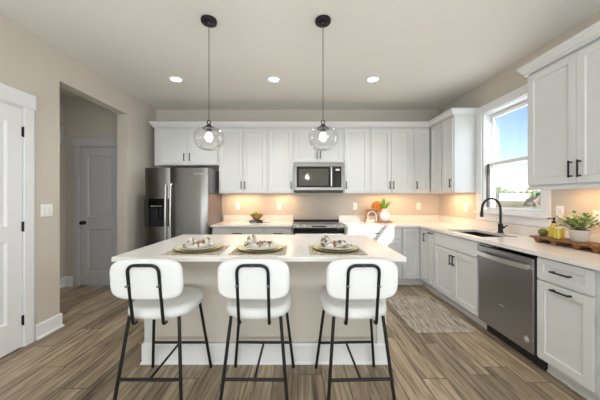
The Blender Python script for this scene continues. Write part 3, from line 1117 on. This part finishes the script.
# ------------------------------------------------------------------ island
t = thing('kitchen_island', 'greige kitchen island base with tall white baseboard behind the stools', 'island', (0, 0, 0))
IX0, IX1, IY0, IY1 = -1.22, 0.70, 2.062, 2.75
b = nb(); box(b, IX0 + 0.02, IX1 - 0.02, IY0 + 0.012, IY1, 0.0, 0.882)
obj('body', b, 'island', t)
for (xa, xb) in ((IX0 + 0.0, IX0 + 0.075), (IX1 - 0.075, IX1)):
    b = nb(); box(b, xa, xb, IY0, IY0 + 0.075, 0.0, 0.882, 0.003)
    obj('corner_post', b, 'cab', t)
b = nb(); box(b, IX0 + 0.075, IX1 - 0.075, IY0 + 0.002, IY0 + 0.0115, 0.82, 0.882, 0.002)
obj('top_rail', b, 'cab', t)
b = nb()
sweep(b, [(IX0, IY1), (IX0, IY0), (IX1, IY0), (IX1, IY1)][::-1], [(-0.0, 0), (-0.02, 0), (-0.02, 0.012), (-0.013, 0.02), (-0.013, 0.15), (-0.008, 0.16), (0.0, 0.16)])
obj('baseboard', b, 'trim', t)
for k in range(4):
    xa = IX0 + 0.03 + k * 0.47
    shaker('door', xa + 0.002, xa + 0.45, 0.13, 0.868, t, IY1 + 0.0)
b = nb(); box(b, -1.252, 0.728, 1.742, 2.82, 0.8825, CZ1, 0.004, 2)
tag(obj('countertop', b, 'quartz'), 'white quartz island countertop set with three place settings', 'countertop')


# ------------------------------------------------------------------ bar stools
def superell(bm, a, b_, n, layers, cnt=40):
    """layers: list of (scale_offset, z) insetting a superellipse outline"""
    rings = []
    for (off, z) in layers:
        ring = []
        for k in range(cnt):
            th = 2 * PI * k / cnt
            c, s = math.cos(th), math.sin(th)
            A_, B2 = max(a - off, 0.002), max(b_ - off, 0.002)
            ring.append(bm.verts.new((A_ * math.copysign(abs(c) ** (2 / n), c), B2 * math.copysign(abs(s) ** (2 / n), s), z)))
        rings.append(ring)
    for r0, r1 in zip(rings, rings[1:]):
        for k in range(cnt):
            k2 = (k + 1) % cnt
            bm.faces.new((r0[k], r0[k2], r1[k2], r1[k]))
    bm.faces.new(rings[0][::-1])
    bm.faces.new(rings[-1])


def pillow_layers(th, r, dome=0.0, n=5):
    L = []
    for k in range(n + 1):
        a = PI / 2 * k / n
        L.append((r * (1 - math.sin(a)), r * (1 - math.cos(a))))
    for k in range(n + 1):
        a = PI / 2 * (1 - k / n)
        L.append((r * (1 - math.sin(a)), th - r * (1 - math.cos(a))))
    if dome:
        L += [(r * 2.2, th + dome * 0.5), (r * 4, th + dome)]
    return L


def make_stool(label, loc, rz):
    t = thing('bar_stool', label, 'stool', loc, rz, 'white upholstered bar stools at the island')
    b = nb(); superell(b, 0.216, 0.218, 2.8, pillow_layers(0.072, 0.034, 0.006), 48)
    obj('seat', b, 'boucle', t, 180, loc=(0, 0.02, 0.556))
    b = nb(); superell(b, 0.214, 0.123, 4.2, pillow_layers(0.050, 0.023, 0.003), 56)
    obj('backrest', b, 'boucle', t, 180, loc=(0, -0.214, 0.829), rot=(math.radians(90 + 5), 0, 0))
    r = 0.0095
    # back frame, an inverted U standing behind the backrest, its feet hooked under the seat
    b = nb()
    U = fillet([(-0.091, -0.19, 0.550), (-0.091, -0.225, 0.552), (-0.091, -0.285, 0.92), (0.091, -0.285, 0.92), (0.091, -0.225, 0.552), (0.091, -0.19, 0.550)], 0.05, 7)
    tube(b, U, 0.0095, 12)
    bf = obj('back_frame', b, 'black', t, 60)
    for (x, z) in ((0, 0.915), (-0.091, 0.80), (0.091, 0.80)):
        b = nb(); tube(b, [(x, -0.262, z), (x, -0.296, z)], 0.006, 10)
        obj('screw', b, 'steel_side', bf)
    b = nb(); tube(b, fillet([(-0.12, -0.11, 0.552), (-0.12, 0.13, 0.552), (0.12, 0.13, 0.552), (0.12, -0.11, 0.552), (-0.12, -0.11, 0.552)], 0.03, 4), 0.008, 10)
    obj('seat_frame', b, 'black', t, 60)
    legs = {}
    for sx in (-1, 1):
        for (y0, y1, x0, x1, k) in ((-0.16, -0.245, 0.155, 0.208, 'r'), (0.14, 0.228, 0.165, 0.225, 'f')):
            b = nb()
            p0, p1 = Vector((sx * x0, y0, 0.57)), Vector((sx * x1, y1, 0.0))
            tube(b, [p0, p1 + Vector((0, 0, 0.0))], 0.0105, 12)
            obj('leg', b, 'black', t, 60)
            legs[(sx, k)] = (p0, p1)

    def at(k, sx, z):
        p0, p1 = legs[(sx, k)]
        u = (0.556 - z) / 0.556
        return p0.lerp(p1, u)
    for k, z in (('r', 0.207), ('f', 0.205)):
        b = nb(); tube(b, [at(k, -1, z), at(k, 1, z)], 0.0095, 12)
        obj('footrest_bar', b, 'black', t, 60)
    m0, m1 = (at('r', -1, 0.207) + at('r', 1, 0.207)) / 2, (at('f', -1, 0.205) + at('f', 1, 0.205)) / 2
    b = nb(); tube(b, [m0, m1], 0.008, 12)
    obj('brace', b, 'black', t, 60)
    return t


SY = 1.785
st = make_stool('white fabric bar stool with black legs at the refrigerator end of the island', (-0.898, SY, 0), math.radians(0))
dup(st, (-0.262, SY, 0), math.radians(-0.5), 'white fabric bar stool with black legs, the middle one of three')
dup(st, (0.372, SY, 0), math.radians(2), 'white fabric bar stool with black legs at the rug end of the island')


# ------------------------------------------------------------------ place settings
def place(cx, cy, who, rz, nrot):
    b = nb(); box(b, -0.20, 0.20, -0.17, 0.17, 0, 0.004, 0.001)
    tag(obj('placemat', b, 'mat_weave', loc=(cx, cy, CZ1 + 0.0005), rot=(0, 0, rz)), 'speckled beige woven placemat ' + who, 'placemat', 'placemats on the island')
    t = thing('charger_plate', 'pale yellow charger plate ' + who, 'plate', (cx, cy + 0.01, CZ1 + 0.005), 0, 'charger plates on the island')
    b = nb(); lathe(b, [(0, 0), (0.10, 0), (0.155, 0.010), (0.172, 0.016), (0.171, 0.019), (0.155, 0.014), (0.10, 0.005), (0, 0.005)], 40)
    obj('dish', b, 'charger', t, 60)
    b = nb(); lathe(b, [(0.1715, 0.0145), (0.175, 0.017), (0.1735, 0.0195), (0.170, 0.0192)], 40)
    obj('rim', b, 'chargerrim', t, 60)
    b = nb(); lathe(b, [(0, 0), (0.075, 0), (0.11, 0.012), (0.132, 0.018), (0.131, 0.021), (0.11, 0.016), (0.075, 0.004), (0, 0.004)], 40)
    tag(obj('dinner_plate', b, 'plate', None, 60, loc=(cx, cy + 0.01, CZ1 + 0.0105)), 'white dinner plate on the yellow charger ' + who, 'plate', 'dinner plates on the island')
    t = thing('napkin', 'cream patterned napkin gathered into a bow ' + who, 'napkin', (cx - 0.005, cy + 0.01, CZ1 + 0.0165), nrot, 'napkins on the island')
    b = nb()
    nu, nv = 28, 18
    rnd = random.Random(who)
    ph = rnd.random() * 6
    grid = []
    for i in range(nu + 1):
        u = -1 + 2 * i / nu
        row = []
        wd_ = 0.014 + 0.060 * abs(u) ** 0.9
        for j in range(nv + 1):
            v = -1 + 2 * j / nv
            fold = math.sin(v * 9 + ph + u * 2.5) * (0.6 + 0.4 * math.sin(u * 6 + ph))
            hump = 0.030 + 0.042 * math.sin(min(1, abs(u)) * PI * 0.8) * (1 - 0.5 * v * v)
            z = hump * (0.6 + 0.4 * fold) * (1.0 if abs(u) < 0.85 else 0.6) * (1 - 0.25 * math.sin(u * 3 + ph)) + 0.012
            row.append(b.verts.new((u * 0.105 + 0.008 * math.sin(v * 5 + ph), v * wd_ + 0.006 * math.sin(u * 9 + ph), z)))
        grid.append(row)
    for i in range(nu):
        for j in range(nv):
            b.faces.new((grid[i][j], grid[i + 1][j], grid[i + 1][j + 1], grid[i][j + 1]))
    o = obj('cloth', b, 'napkin', t, 180)
    md = o.modifiers.new('thick', 'SOLIDIFY'); md.thickness = 0.003; md.offset = 1
    b = nb(); tube(b, [(0, 0.02 * math.cos(a), 0.030 + 0.022 * math.sin(a)) for a in [2 * PI * k / 20 for k in range(21)]], 0.005, 8, cap=False)
    obj('napkin_ring', b, 'wood_light', t, 60)


place(-0.755, 1.975, 'at the refrigerator end of the island', math.radians(2), 0.5)
place(-0.285, 1.975, 'in the middle of the island', 0, -0.3)
place(0.285, 1.975, 'at the rug end of the island', 0, 0.15)


# ------------------------------------------------------------------ pendants and downlights
def pendant(x, y, label):
    t = thing('pendant_light', label, 'pendant', (x, y, 0), 0, 'glass globe pendants over the island')
    b = nb(); lathe(b, [(0, H - 0.001), (0.066, H - 0.001), (0.068, H - 0.012), (0.062, H - 0.026), (0.02, H - 0.030), (0.012, H - 0.045), (0, H - 0.045)], 32)
    c = obj('canopy', b, 'bronze', t, 40)
    for s in (-1, 1):
        b = nb(); tube(b, [(s * 0.04, -0.0, H - 0.028), (s * 0.04, 0, H - 0.036)], 0.005, 10)
        obj('screw', b, 'steel_side', c)
    zc = 1.824
    b = nb(); tube(b, [(0, 0, H - 0.04), (0, 0, zc + 0.145)], 0.0032, 8)
    obj('cord', b, 'cordm', t)
    b = nb(); tube(b, [(0.014 * math.cos(a), 0, zc + 0.128 + 0.017 * math.sin(a)) for a in [2 * PI * k / 16 for k in range(17)]], 0.0045, 8, cap=False)
    lathe(b, [(0, zc + 0.112), (0.012, zc + 0.112), (0.018, zc + 0.105), (0.022, zc + 0.10), (0.052, zc + 0.078), (0.055, zc + 0.070), (0.02, zc + 0.069), (0.02, zc + 0.04), (0, zc + 0.04)], 24)
    obj('socket_cap', b, 'bronze', t, 40)
    b = nb()
    prof = [(0.05, 0.078)]
    for k in range(1, 20):
        a = math.radians(58 - k * (58 + 85) / 20)
        prof.append((0.126 * math.cos(a) ** 0.8, (0.09 if a > 0 else 0.112) * math.sin(a)))
    prof.append((0, -0.112))
    lathe(b, prof, 40, (0, 0, zc))
    obj('glass_globe', b, 'globe', t, 180)
    b = nb(); lathe(b, [(0, zc - 0.03), (0.018, zc - 0.026), (0.03, zc - 0.008), (0.03, zc + 0.01), (0.018, zc + 0.032), (0.013, zc + 0.045), (0, zc + 0.045)], 20)
    obj('bulb', b, 'bulb', t, 180)
    return t


p = pendant(-0.755, 2.205, 'clear glass globe pendant hanging over the refrigerator half of the island')
dup(p, (0.212, 2.205, 0), 0, 'clear glass globe pendant hanging over the rug half of the island')
for x in (-0.755, 0.212):
    light('pendant_glow', 'POINT', (x, 2.205, 1.775), 4, (1, 0.97, 0.95), 0.03)


def downlight(x, y, label):
    t = thing('ceiling_light', label, 'light', (x, y, 0), 0, 'recessed ceiling lights')
    b = nb(); lathe(b, [(0.062, H - 0.0005), (0.092, H - 0.0005), (0.092, H - 0.006), (0.066, H - 0.010), (0.062, H - 0.006)], 32)
    obj('trim_ring', b, 'trim', t, 40)
    b = nb(); lathe(b, [(0, H - 0.001), (0.061, H - 0.001), (0.061, H - 0.005), (0, H - 0.005)], 32)
    obj('lens', b, 'lens', t)
    return t


d = downlight(-1.548, 3.30, 'round recessed ceiling light, the one on the refrigerator side')
dup(d, (-0.305, 3.30, 0), 0, 'round recessed ceiling light, the middle one between the pendant cords')
dup(d, (0.952, 3.30, 0), 0, 'round recessed ceiling light, the one on the window side')
for x in (-1.548, -0.305, 0.952):
    light('downlight_beam', 'SPOT', (x, 3.30, H - 0.03), 24, (1, 0.97, 0.93), 0.06, direction=(0, 0, -1), spot=math.radians(125), blend=0.7)

# ------------------------------------------------------------------ rug
b = nb()
rx0, rx1, ry0, ry1 = 1.13, 1.75, 2.52, 3.46
nx, ny = 6, 10
box(b, rx0, rx1, ry0, ry1, 0.001, 0.009, 0.002)
tag(obj('rug', b, 'rug'), 'small striped beige woven rug on the floor in front of the sink cabinet', 'rug')

# ------------------------------------------------------------------ decor, back counter left
ZC = CZ1 + 0.0008
bx, by = (257 - 298) / 61.0, 4.22
for (dx, m_, lab, ry) in ((-0.056, 'bookb', 'slate blue book lying under the wooden fruit bowl', 0.03), (0.056, 'bookg', 'dark green book lying under the wooden fruit bowl', -0.03)):
    t = thing('book', lab, 'book', (bx + dx, by, ZC), ry, 'books under the fruit bowl')
    b = nb(); box(b, -0.052, 0.052, -0.075, 0.075, 0, 0.005, 0.001); box(b, -0.052, 0.052, -0.075, 0.075, 0.031, 0.036, 0.001); box(b, -0.052, 0.052, -0.075, -0.070, 0.005, 0.031)
    obj('cover', b, m_, t)
    b = nb(); box(b, -0.049, 0.049, -0.069, 0.072, 0.0055, 0.0305)
    obj('pages', b, 'page', t)
b = nb(); lathe(b, [(0, 0), (0.035, 0), (0.038, 0.008), (0.07, 0.035), (0.118, 0.09), (0.122, 0.098), (0.112, 0.094), (0.07, 0.05), (0.03, 0.03), (0, 0.028)], 12)
bw = tag(obj('fruit_bowl', b, 'wood_bowl', None, 20, loc=(bx, by, ZC + 0.0365)), 'flared wooden bowl of green fruit standing on two books', 'bowl')
b = nb()
for k, (x, y, z, c) in enumerate(((-0.048, -0.03, 0.088, 1), (0.0, 0.05, 0.088, 0), (0.048, -0.03, 0.088, 1), (-0.058, 0.036, 0.098, 0), (0.060, 0.036, 0.098, 0), (0.0, -0.03, 0.118, 0))):
    b = nb(); lathe(b, [(0, -0.027)] + [(0.0245 * math.cos(a), 0.0255 * math.sin(a)) for a in [math.radians(-75 + 15 * q) for q in range(11)]] + [(0, 0.029)], 18)
    lb = ['green lime heaped in the wooden bowl', 'dark green avocado nestled in the wooden bowl'][c]
    tag(obj(['lime', 'avocado'][c], b, ['lime', 'limed'][c], None, 180, loc=(bx + x, by + y, ZC + 0.0365 + z - 0.004), rot=(0.6 * k, 0.9 * k, 0)), lb, 'fruit', ['limes in the wooden bowl', 'avocados in the wooden bowl'][c])
b = nb(); superell(b, 0.045, 0.03, 2.4, pillow_layers(0.026, 0.012, 0.003), 24)
tag(obj('folded_cloth', b, 'cloth', None, 180, loc=(bx + 0.165, by - 0.02, ZC)), 'small pinkish white folded cloth beside the two books', 'cloth')

# ------------------------------------------------------------------ decor, back counter right
def bx_(px, s=60.5):
    return (px - 298) / s


t = thing('serving_tray', 'flat wooden tray holding the vase and the arched frame on the back counter', 'tray', (bx_(377.5), 4.27, ZC))
b = nb(); box(b, -0.215, 0.215, -0.07, 0.07, 0.0, 0.018, 0.004, 2)
obj('board', b, 'wood_light', t)
ty = ZC + 0.0185


def arch(bm, w, h, th, y0, y1, n=14):
    """arched band frame"""
    out, inn = [], []
    r = w / 2
    def outline(rr, hh, base):
        p = [(-rr, base), (-rr, hh - rr)]
        p += [(-rr * math.cos(a), hh - rr + rr * math.sin(a)) for a in [PI * k / n for k in range(1, n)]]
        p += [(rr, hh - rr), (rr, base)]
        return p
    o, i = outline(r, h, 0), outline(r - th, h - th, 0)
    vo = [[bm.verts.new((x, y, z)) for x, z in o] for y in (y0, y1)]
    vi = [[bm.verts.new((x, y, z)) for x, z in i] for y in (y0, y1)]
    for k in range(len(o) - 1):
        bm.faces.new((vo[0][k], vo[0][k + 1], vi[0][k + 1], vi[0][k]))
        bm.faces.new((vo[1][k], vo[1][k + 1], vi[1][k + 1], vi[1][k]))
        bm.faces.new((vo[0][k], vo[0][k + 1], vo[1][k + 1], vo[1][k]))
        bm.faces.new((vi[0][k], vi[0][k + 1], vi[1][k + 1], vi[1][k]))
    for k in (0, -1):
        bm.faces.new((vo[0][k], vi[0][k], vi[1][k], vo[1][k]))


t = thing('arched_frame', 'small arched wooden frame with a pale inner arch standing on the tray', 'frame', (bx_(370.5), 4.245, ty))
b = nb(); box(b, -0.105, -0.078, -0.03, 0.03, 0, 0.19, 0.003); box(b, 0.078, 0.105, -0.03, 0.03, 0, 0.19, 0.003); box(b, -0.078, 0.078, -0.03, 0.03, 0.20 - 0.025, 0.20, 0.003); box(b, -0.078, 0.078, 0.015, 0.03, 0.0, 0.175)
obj('outer_box', b, 'wood_light', t)
b = nb(); arch(b, 0.150, 0.165, 0.014, -0.04, -0.005)
obj('inner_arch', b, 'ceramic', t)
b = nb(); box(b, -0.058, 0.058, -0.02, -0.012, 0.0, 0.085)
obj('print', b, 'photo', t)
t = thing('round_board', 'round orange wooden board with a handle leaning behind the vase', 'cutting board', (bx_(375.8, 59), 4.33, ty))
b = nb(); lathe(b, [(0, -0.009), (0.088, -0.009), (0.092, -0.005), (0.092, 0.005), (0.088, 0.009), (0, 0.009)], 40)
obj('disc', b, 'wood_orange', t, 40, loc=(0, 0.003, 0.235), rot=(PI / 2 - 0.12, 0, 0))
b = nb(); box(b, -0.018, 0.018, -0.0, 0.014, 0.0, 0.150, 0.005, 2)
obj('handle', b, 'wood_orange', t, loc=(0, -0.026, 0.0), rot=(-0.12, 0, 0))
t = thing('vase', 'round white ceramic vase with green grass blades on the wooden tray', 'vase', (bx_(383.7), 4.25, ty))
b = nb(); lathe(b, [(0, 0), (0.045, 0), (0.06, 0.006), (0.088, 0.045), (0.095, 0.08), (0.088, 0.115), (0.060, 0.145), (0.032, 0.158), (0.029, 0.175), (0.035, 0.203), (0.031, 0.205), (0.024, 0.18), (0, 0.17)], 36)
obj('body', b, 'ceramic', t, 60)


def blade(bm, base, tip, bend, wd_, n=7):
    base, tip = Vector(base), Vector(tip)
    side = (tip - base).cross(Vector((0, 1, 0)))
    if side.length < 1e-5:
        side = Vector((1, 0, 0))
    side = (tip - base).normalized().cross(Vector((bend[0] + 0.01, bend[1] + 1, 0))).normalized()
    L, R_ = [], []
    for k in range(n + 1):
        u = k / n
        p = base.lerp(tip, u) + Vector(bend) * (u * u)
        w_ = wd_ * math.sin(PI * (0.12 + 0.88 * u)) ** 0.8 if u < 1 else 0.0004
        L.append(bm.verts.new(p - side * w_)); R_.append(bm.verts.new(p + side * w_))
    for k in range(n):
        bm.faces.new((L[k], L[k + 1], R_[k + 1], R_[k]))


b = nb()
rnd = random.Random(3)
for k in range(44):
    a = rnd.random() * 2 * PI
    rr = rnd.uniform(0.03, 0.15)
    hh = rnd.uniform(0.12, 0.21) * (1.15 - rr * 2)
    blade(b, (0.012 * math.cos(a), 0.012 * math.sin(a), 0.178), (rr * 0.55 * math.cos(a), rr * 0.4 * math.sin(a), 0.19 + hh), (rr * 0.6 * math.cos(a), rr * 0.3 * math.sin(a), -0.01), rnd.uniform(0.003, 0.0055))
obj('grass_blades', b, 'leaf2', t, 180)

# ------------------------------------------------------------------ decor, right counter
t = thing('riser_board', 'long wooden riser board on scalloped feet by the window-wall counter', 'riser', (0, 0, 0))
b = nb()
box(b, 2.125, 2.295, 1.62, 2.39, ZC + 0.035, ZC + 0.055, 0.006, 2)
obj('board', b, 'wood_warm', t, 40)
for yf_ in (2.32, 2.17, 1.99, 1.86, 1.72):
    b = nb()
    pr = [(-0.04, 0.0345), (-0.024, 0.024), (-0.014, 0.0), (0.014, 0.0), (0.024, 0.024), (0.04, 0.0345)]
    A = [b.verts.new((2.132, yf_ + p[0], ZC + p[1])) for p in pr]; B_ = [b.verts.new((2.288, yf_ + p[0], ZC + p[1])) for p in pr]
    for k in range(6):
        b.faces.new((A[k], A[(k + 1) % 6], B_[(k + 1) % 6], B_[k]))
    b.faces.new(A); b.faces.new(B_[::-1])
    obj('foot', b, 'wood_warm', t)
RZ = ZC + 0.0555
b = nb()
bmesh.ops.create_icosphere(b, subdivisions=4, radius=0.036)
for v in b.verts:
    v.co *= 1 + random.uniform(-0.05, 0.05)
    v.co.z *= 0.88
tag(obj('moss_ball', b, 'moss', None, 180, loc=(2.20, 2.333, RZ + 0.033)), 'small green moss ball at the window end of the wooden riser', 'decoration')
t = thing('soap_bottle', 'clear bottle of yellow liquid soap with a black pump on the riser', 'bottle', (2.215, 2.25, RZ))
b = nb(); superell(b, 0.032, 0.030, 3.5, [(0.004, 0), (0, 0.004), (0, 0.085), (0.004, 0.094), (0.014, 0.108), (0.019, 0.122)], 28)
obj('body', b, 'yellow', t, 40)
b = nb(); lathe(b, [(0, 0.122), (0.014, 0.122), (0.015, 0.136), (0.006, 0.140), (0.006, 0.158), (0.012, 0.160), (0.012, 0.170), (0, 0.172)], 18); tube(b, [(0, 0, 0.166), (-0.05, 0.0, 0.164), (-0.054, 0.0, 0.158)], 0.0045, 8)
obj('pump', b, 'black', t, 40)
t = thing('soap_jar', 'short yellow jar beside the potted plant on the riser', 'jar', (2.185, 2.178, RZ))
b = nb(); superell(b, 0.031, 0.028, 4, [(0.003, 0), (0, 0.003), (0, 0.078), (0.003, 0.082)], 28)
obj('body', b, 'yellow', t, 40)
b = nb(); lathe(b, [(0, 0.0825), (0.024, 0.0825), (0.024, 0.095), (0, 0.096)], 20)
obj('lid', b, 'badge', t, 40)

t = thing('potted_plant', 'leafy green plant in a grey ribbed pot on the wooden riser', 'plant', (2.22, 2.05, RZ))
t.scale = (0.82, 0.82, 0.82)
b = nb()
seg = 64
prof = [(0.0, 0), (0.058, 0), (0.060, 0.004), (0.072, 0.085), (0.078, 0.087), (0.080, 0.108), (0.074, 0.108), (0.070, 0.09), (0.0, 0.088)]
rings = []
for i, (r_, z) in enumerate(prof):
    if r_ == 0:
        rings.append([b.verts.new((0, 0, z))])
        continue
    ring = []
    for k in range(seg):
        a = 2 * PI * k / seg
        rr = r_ * (1 + (0.022 * math.cos(a * 16) if i in (2, 3) else 0))
        ring.append(b.verts.new((rr * math.cos(a), rr * math.sin(a), z)))
    rings.append(ring)
for A, B_ in zip(rings, rings[1:]):
    for k in range(seg):
        k2 = (k + 1) % seg
        if len(A) == 1:
            b.faces.new((A[0], B_[k2], B_[k]))
        elif len(B_) == 1:
            b.faces.new((A[k], A[k2], B_[0]))
        else:
            b.faces.new((A[k], A[k2], B_[k2], B_[k]))
obj('pot', b, 'pot', t, 40)
b = nb(); lathe(b, [(0, 0.095), (0.069, 0.093), (0.069, 0.0905), (0, 0.0905)], 24)
obj('soil', b, 'soil', t)


def leaf(bm, c, d, size):
    d = Vector(d).normalized()
    s = d.cross(Vector((0, 0, 1)))
    s = s.normalized() if s.length > 1e-3 else Vector((1, 0, 0))
    n_ = s.cross(d).normalized()
    c = Vector(c)
    prof_ = [(0, 0.0), (0.25, 0.33), (0.55, 0.40), (0.8, 0.26), (1, 0.0)]
    mid = [bm.verts.new(c + d * size * u - n_ * size * 0.18 * u * u) for u, w_ in prof_]
    for sg in (-1, 1):
        ed = [bm.verts.new(c + d * size * u + s * sg * size * w_ + n_ * (size * w_ * 0.25 - size * 0.18 * u * u)) for u, w_ in prof_[1:-1]]
        seqe = [mid[0]] + ed + [mid[-1]]
        for k in range(len(mid) - 1):
            q = [mid[k], mid[k + 1], seqe[k + 1], seqe[k]]
            q = list(dict.fromkeys(q))
            if len(q) >= 3:
                bm.faces.new(q)


rnd = random.Random(11)
bl, bs = nb(), nb()
for k in range(70):
    a = rnd.random() * 2 * PI
    el = rnd.uniform(0.1, 1.25)
    L = rnd.uniform(0.10, 0.19)
    r0 = rnd.random() * 0.03
    p0 = Vector((r0 * math.cos(a), r0 * math.sin(a), 0.09))
    dr = Vector((math.cos(a) * math.cos(el), math.sin(a) * math.cos(el), math.sin(el)))
    pts = [p0 + dr * L * u + Vector((0, 0, 0.02 * math.sin(u * PI) - (0.02 * u * u if el < 0.5 else 0))) for u in (0, 0.25, 0.5, 0.75, 1)]
    if pts[-1].x > 0.18 or (pts[-1].z < 0.13):
        continue
    tube(bs, pts, 0.0013, 5)
    for q in range(1, 5):
        for sg in (-1, 1):
            dd_ = dr + Vector((rnd.uniform(-0.8, 0.8), rnd.uniform(-0.8, 0.8), rnd.uniform(-0.2, 0.7)))
            leaf(bl, pts[q], dd_, rnd.uniform(0.024, 0.036))
obj('foliage', bl, 'leaf', t, 180)
obj('stems', bs, 'stem', t)

# ------------------------------------------------------------------ outside
M['field'] = ramp_mat('dry_grass_field', ['#8f8a63', '#bfae8c', '#7d8f5a'], 0.08, 0.95, (0.4, 3, 1))
M['tree'] = ramp_mat('tree_leaves', ['#55684a', '#7f936a'], 1.5, 0.95, bump=0.8)
M['shed'] = mat('white_metal_siding', '#e6e8ea', 0.5)
M['shedroof'] = mat('grey_roof', '#a9b0b4', 0.5)
M['dirt'] = ramp_mat('brown_dirt', ['#8f8a6e', '#b9a08c'], 0.8, 0.95, bump=0.8)
b = nb(); box(b, 3.0, 400, -20, 400, -0.62, -0.6)
struct('ground', b, 'field')
t = thing('white_building', 'long low white building seen far off through the kitchen window', 'building', (150.5, 180, -0.6))
t.scale = (2.25, 2.25, 1.5)
b = nb(); box(b, -4.8, 4.2, 0, 10, 0.0, 3.3)
obj('wall', b, 'shed', t)
b = nb()
v = [(-5.1, -0.3, 3.3), (-5.1, 5, 3.9), (-5.1, 10.3, 3.3)]
A = [b.verts.new(p) for p in v]; B_ = [b.verts.new((4.5, p[1], p[2])) for p in v]
for k in range(3):
    b.faces.new((A[k], A[(k + 1) % 3], B_[(k + 1) % 3], B_[k]))
b.faces.new(A); b.faces.new(B_[::-1])
obj('roof', b, 'shedroof', t)
b = nb(); box(b, -0.8, 2.2, -0.05, -0.001, 0.6, 1.1)
obj('window', b, 'slot', t)


def blob(bm, c, r, rz, rnd, sub=3, sz=1.0):
    q = bmesh.new()
    bmesh.ops.create_icosphere(q, subdivisions=sub, radius=1)
    me = bpy.data.meshes.new('tmp')
    for v in q.verts:
        k = 1 + rnd.uniform(-0.12, 0.12)
        v.co = Vector((v.co.x * r * k + c[0], v.co.y * r * k + c[1], v.co.z * rz * k + c[2]))
    q.to_mesh(me); q.free()
    bm.from_mesh(me)
    bpy.data.meshes.remove(me)


rnd = random.Random(5)
tl = ['rounded green tree far beyond the white building, at the window frame side', 'low green tree directly behind the white building', 'wide green tree behind the end of the white building', 'green tree beyond the brown mound outside', 'small tree at the edge of the window view', 'distant tree beside the mound outside the window', 'far low tree past the mound outside']
for k, (px, dist, hgt) in enumerate(((497, 228, 6.6), (504.5, 238, 5.6), (513, 228, 4.6), (521, 238, 4.4), (530, 228, 4.6), (539, 238, 4.8), (548.5, 228, 4.8))):
    x = (px - 298) / 260 * dist
    t = thing('tree', tl[k], 'tree', (x, dist, -0.6), 0, 'trees on the horizon')
    t.scale = (1.83, 1.83, 1.83)
    b = nb()
    for q in range(5):
        blob(b, ((q - 2) * 0.62, rnd.uniform(-0.6, 0.6), hgt * rnd.uniform(0.5, 0.68)), rnd.uniform(0.75, 1.0), hgt * 0.34, rnd)
    obj('crown', b, 'tree', t, 180)
    b = nb(); tube(b, [(0, 0, 0), (0, 0, hgt * 0.5)], [0.3, 0.2], 8)
    obj('trunk', b, 'stem', t)
b = nb()
rnd2 = random.Random(9)
blob(b, (0, 0, 0), 3.2, 2.5, rnd2, 4)
b2 = [v for v in b.verts if v.co.z < 0]
for v in b2:
    v.co.z = 0
tag(obj('dirt_mound', b, 'dirt', None, 180, loc=(56.5, 60, -0.6)), 'brown dirt mound outside the kitchen window', 'mound')
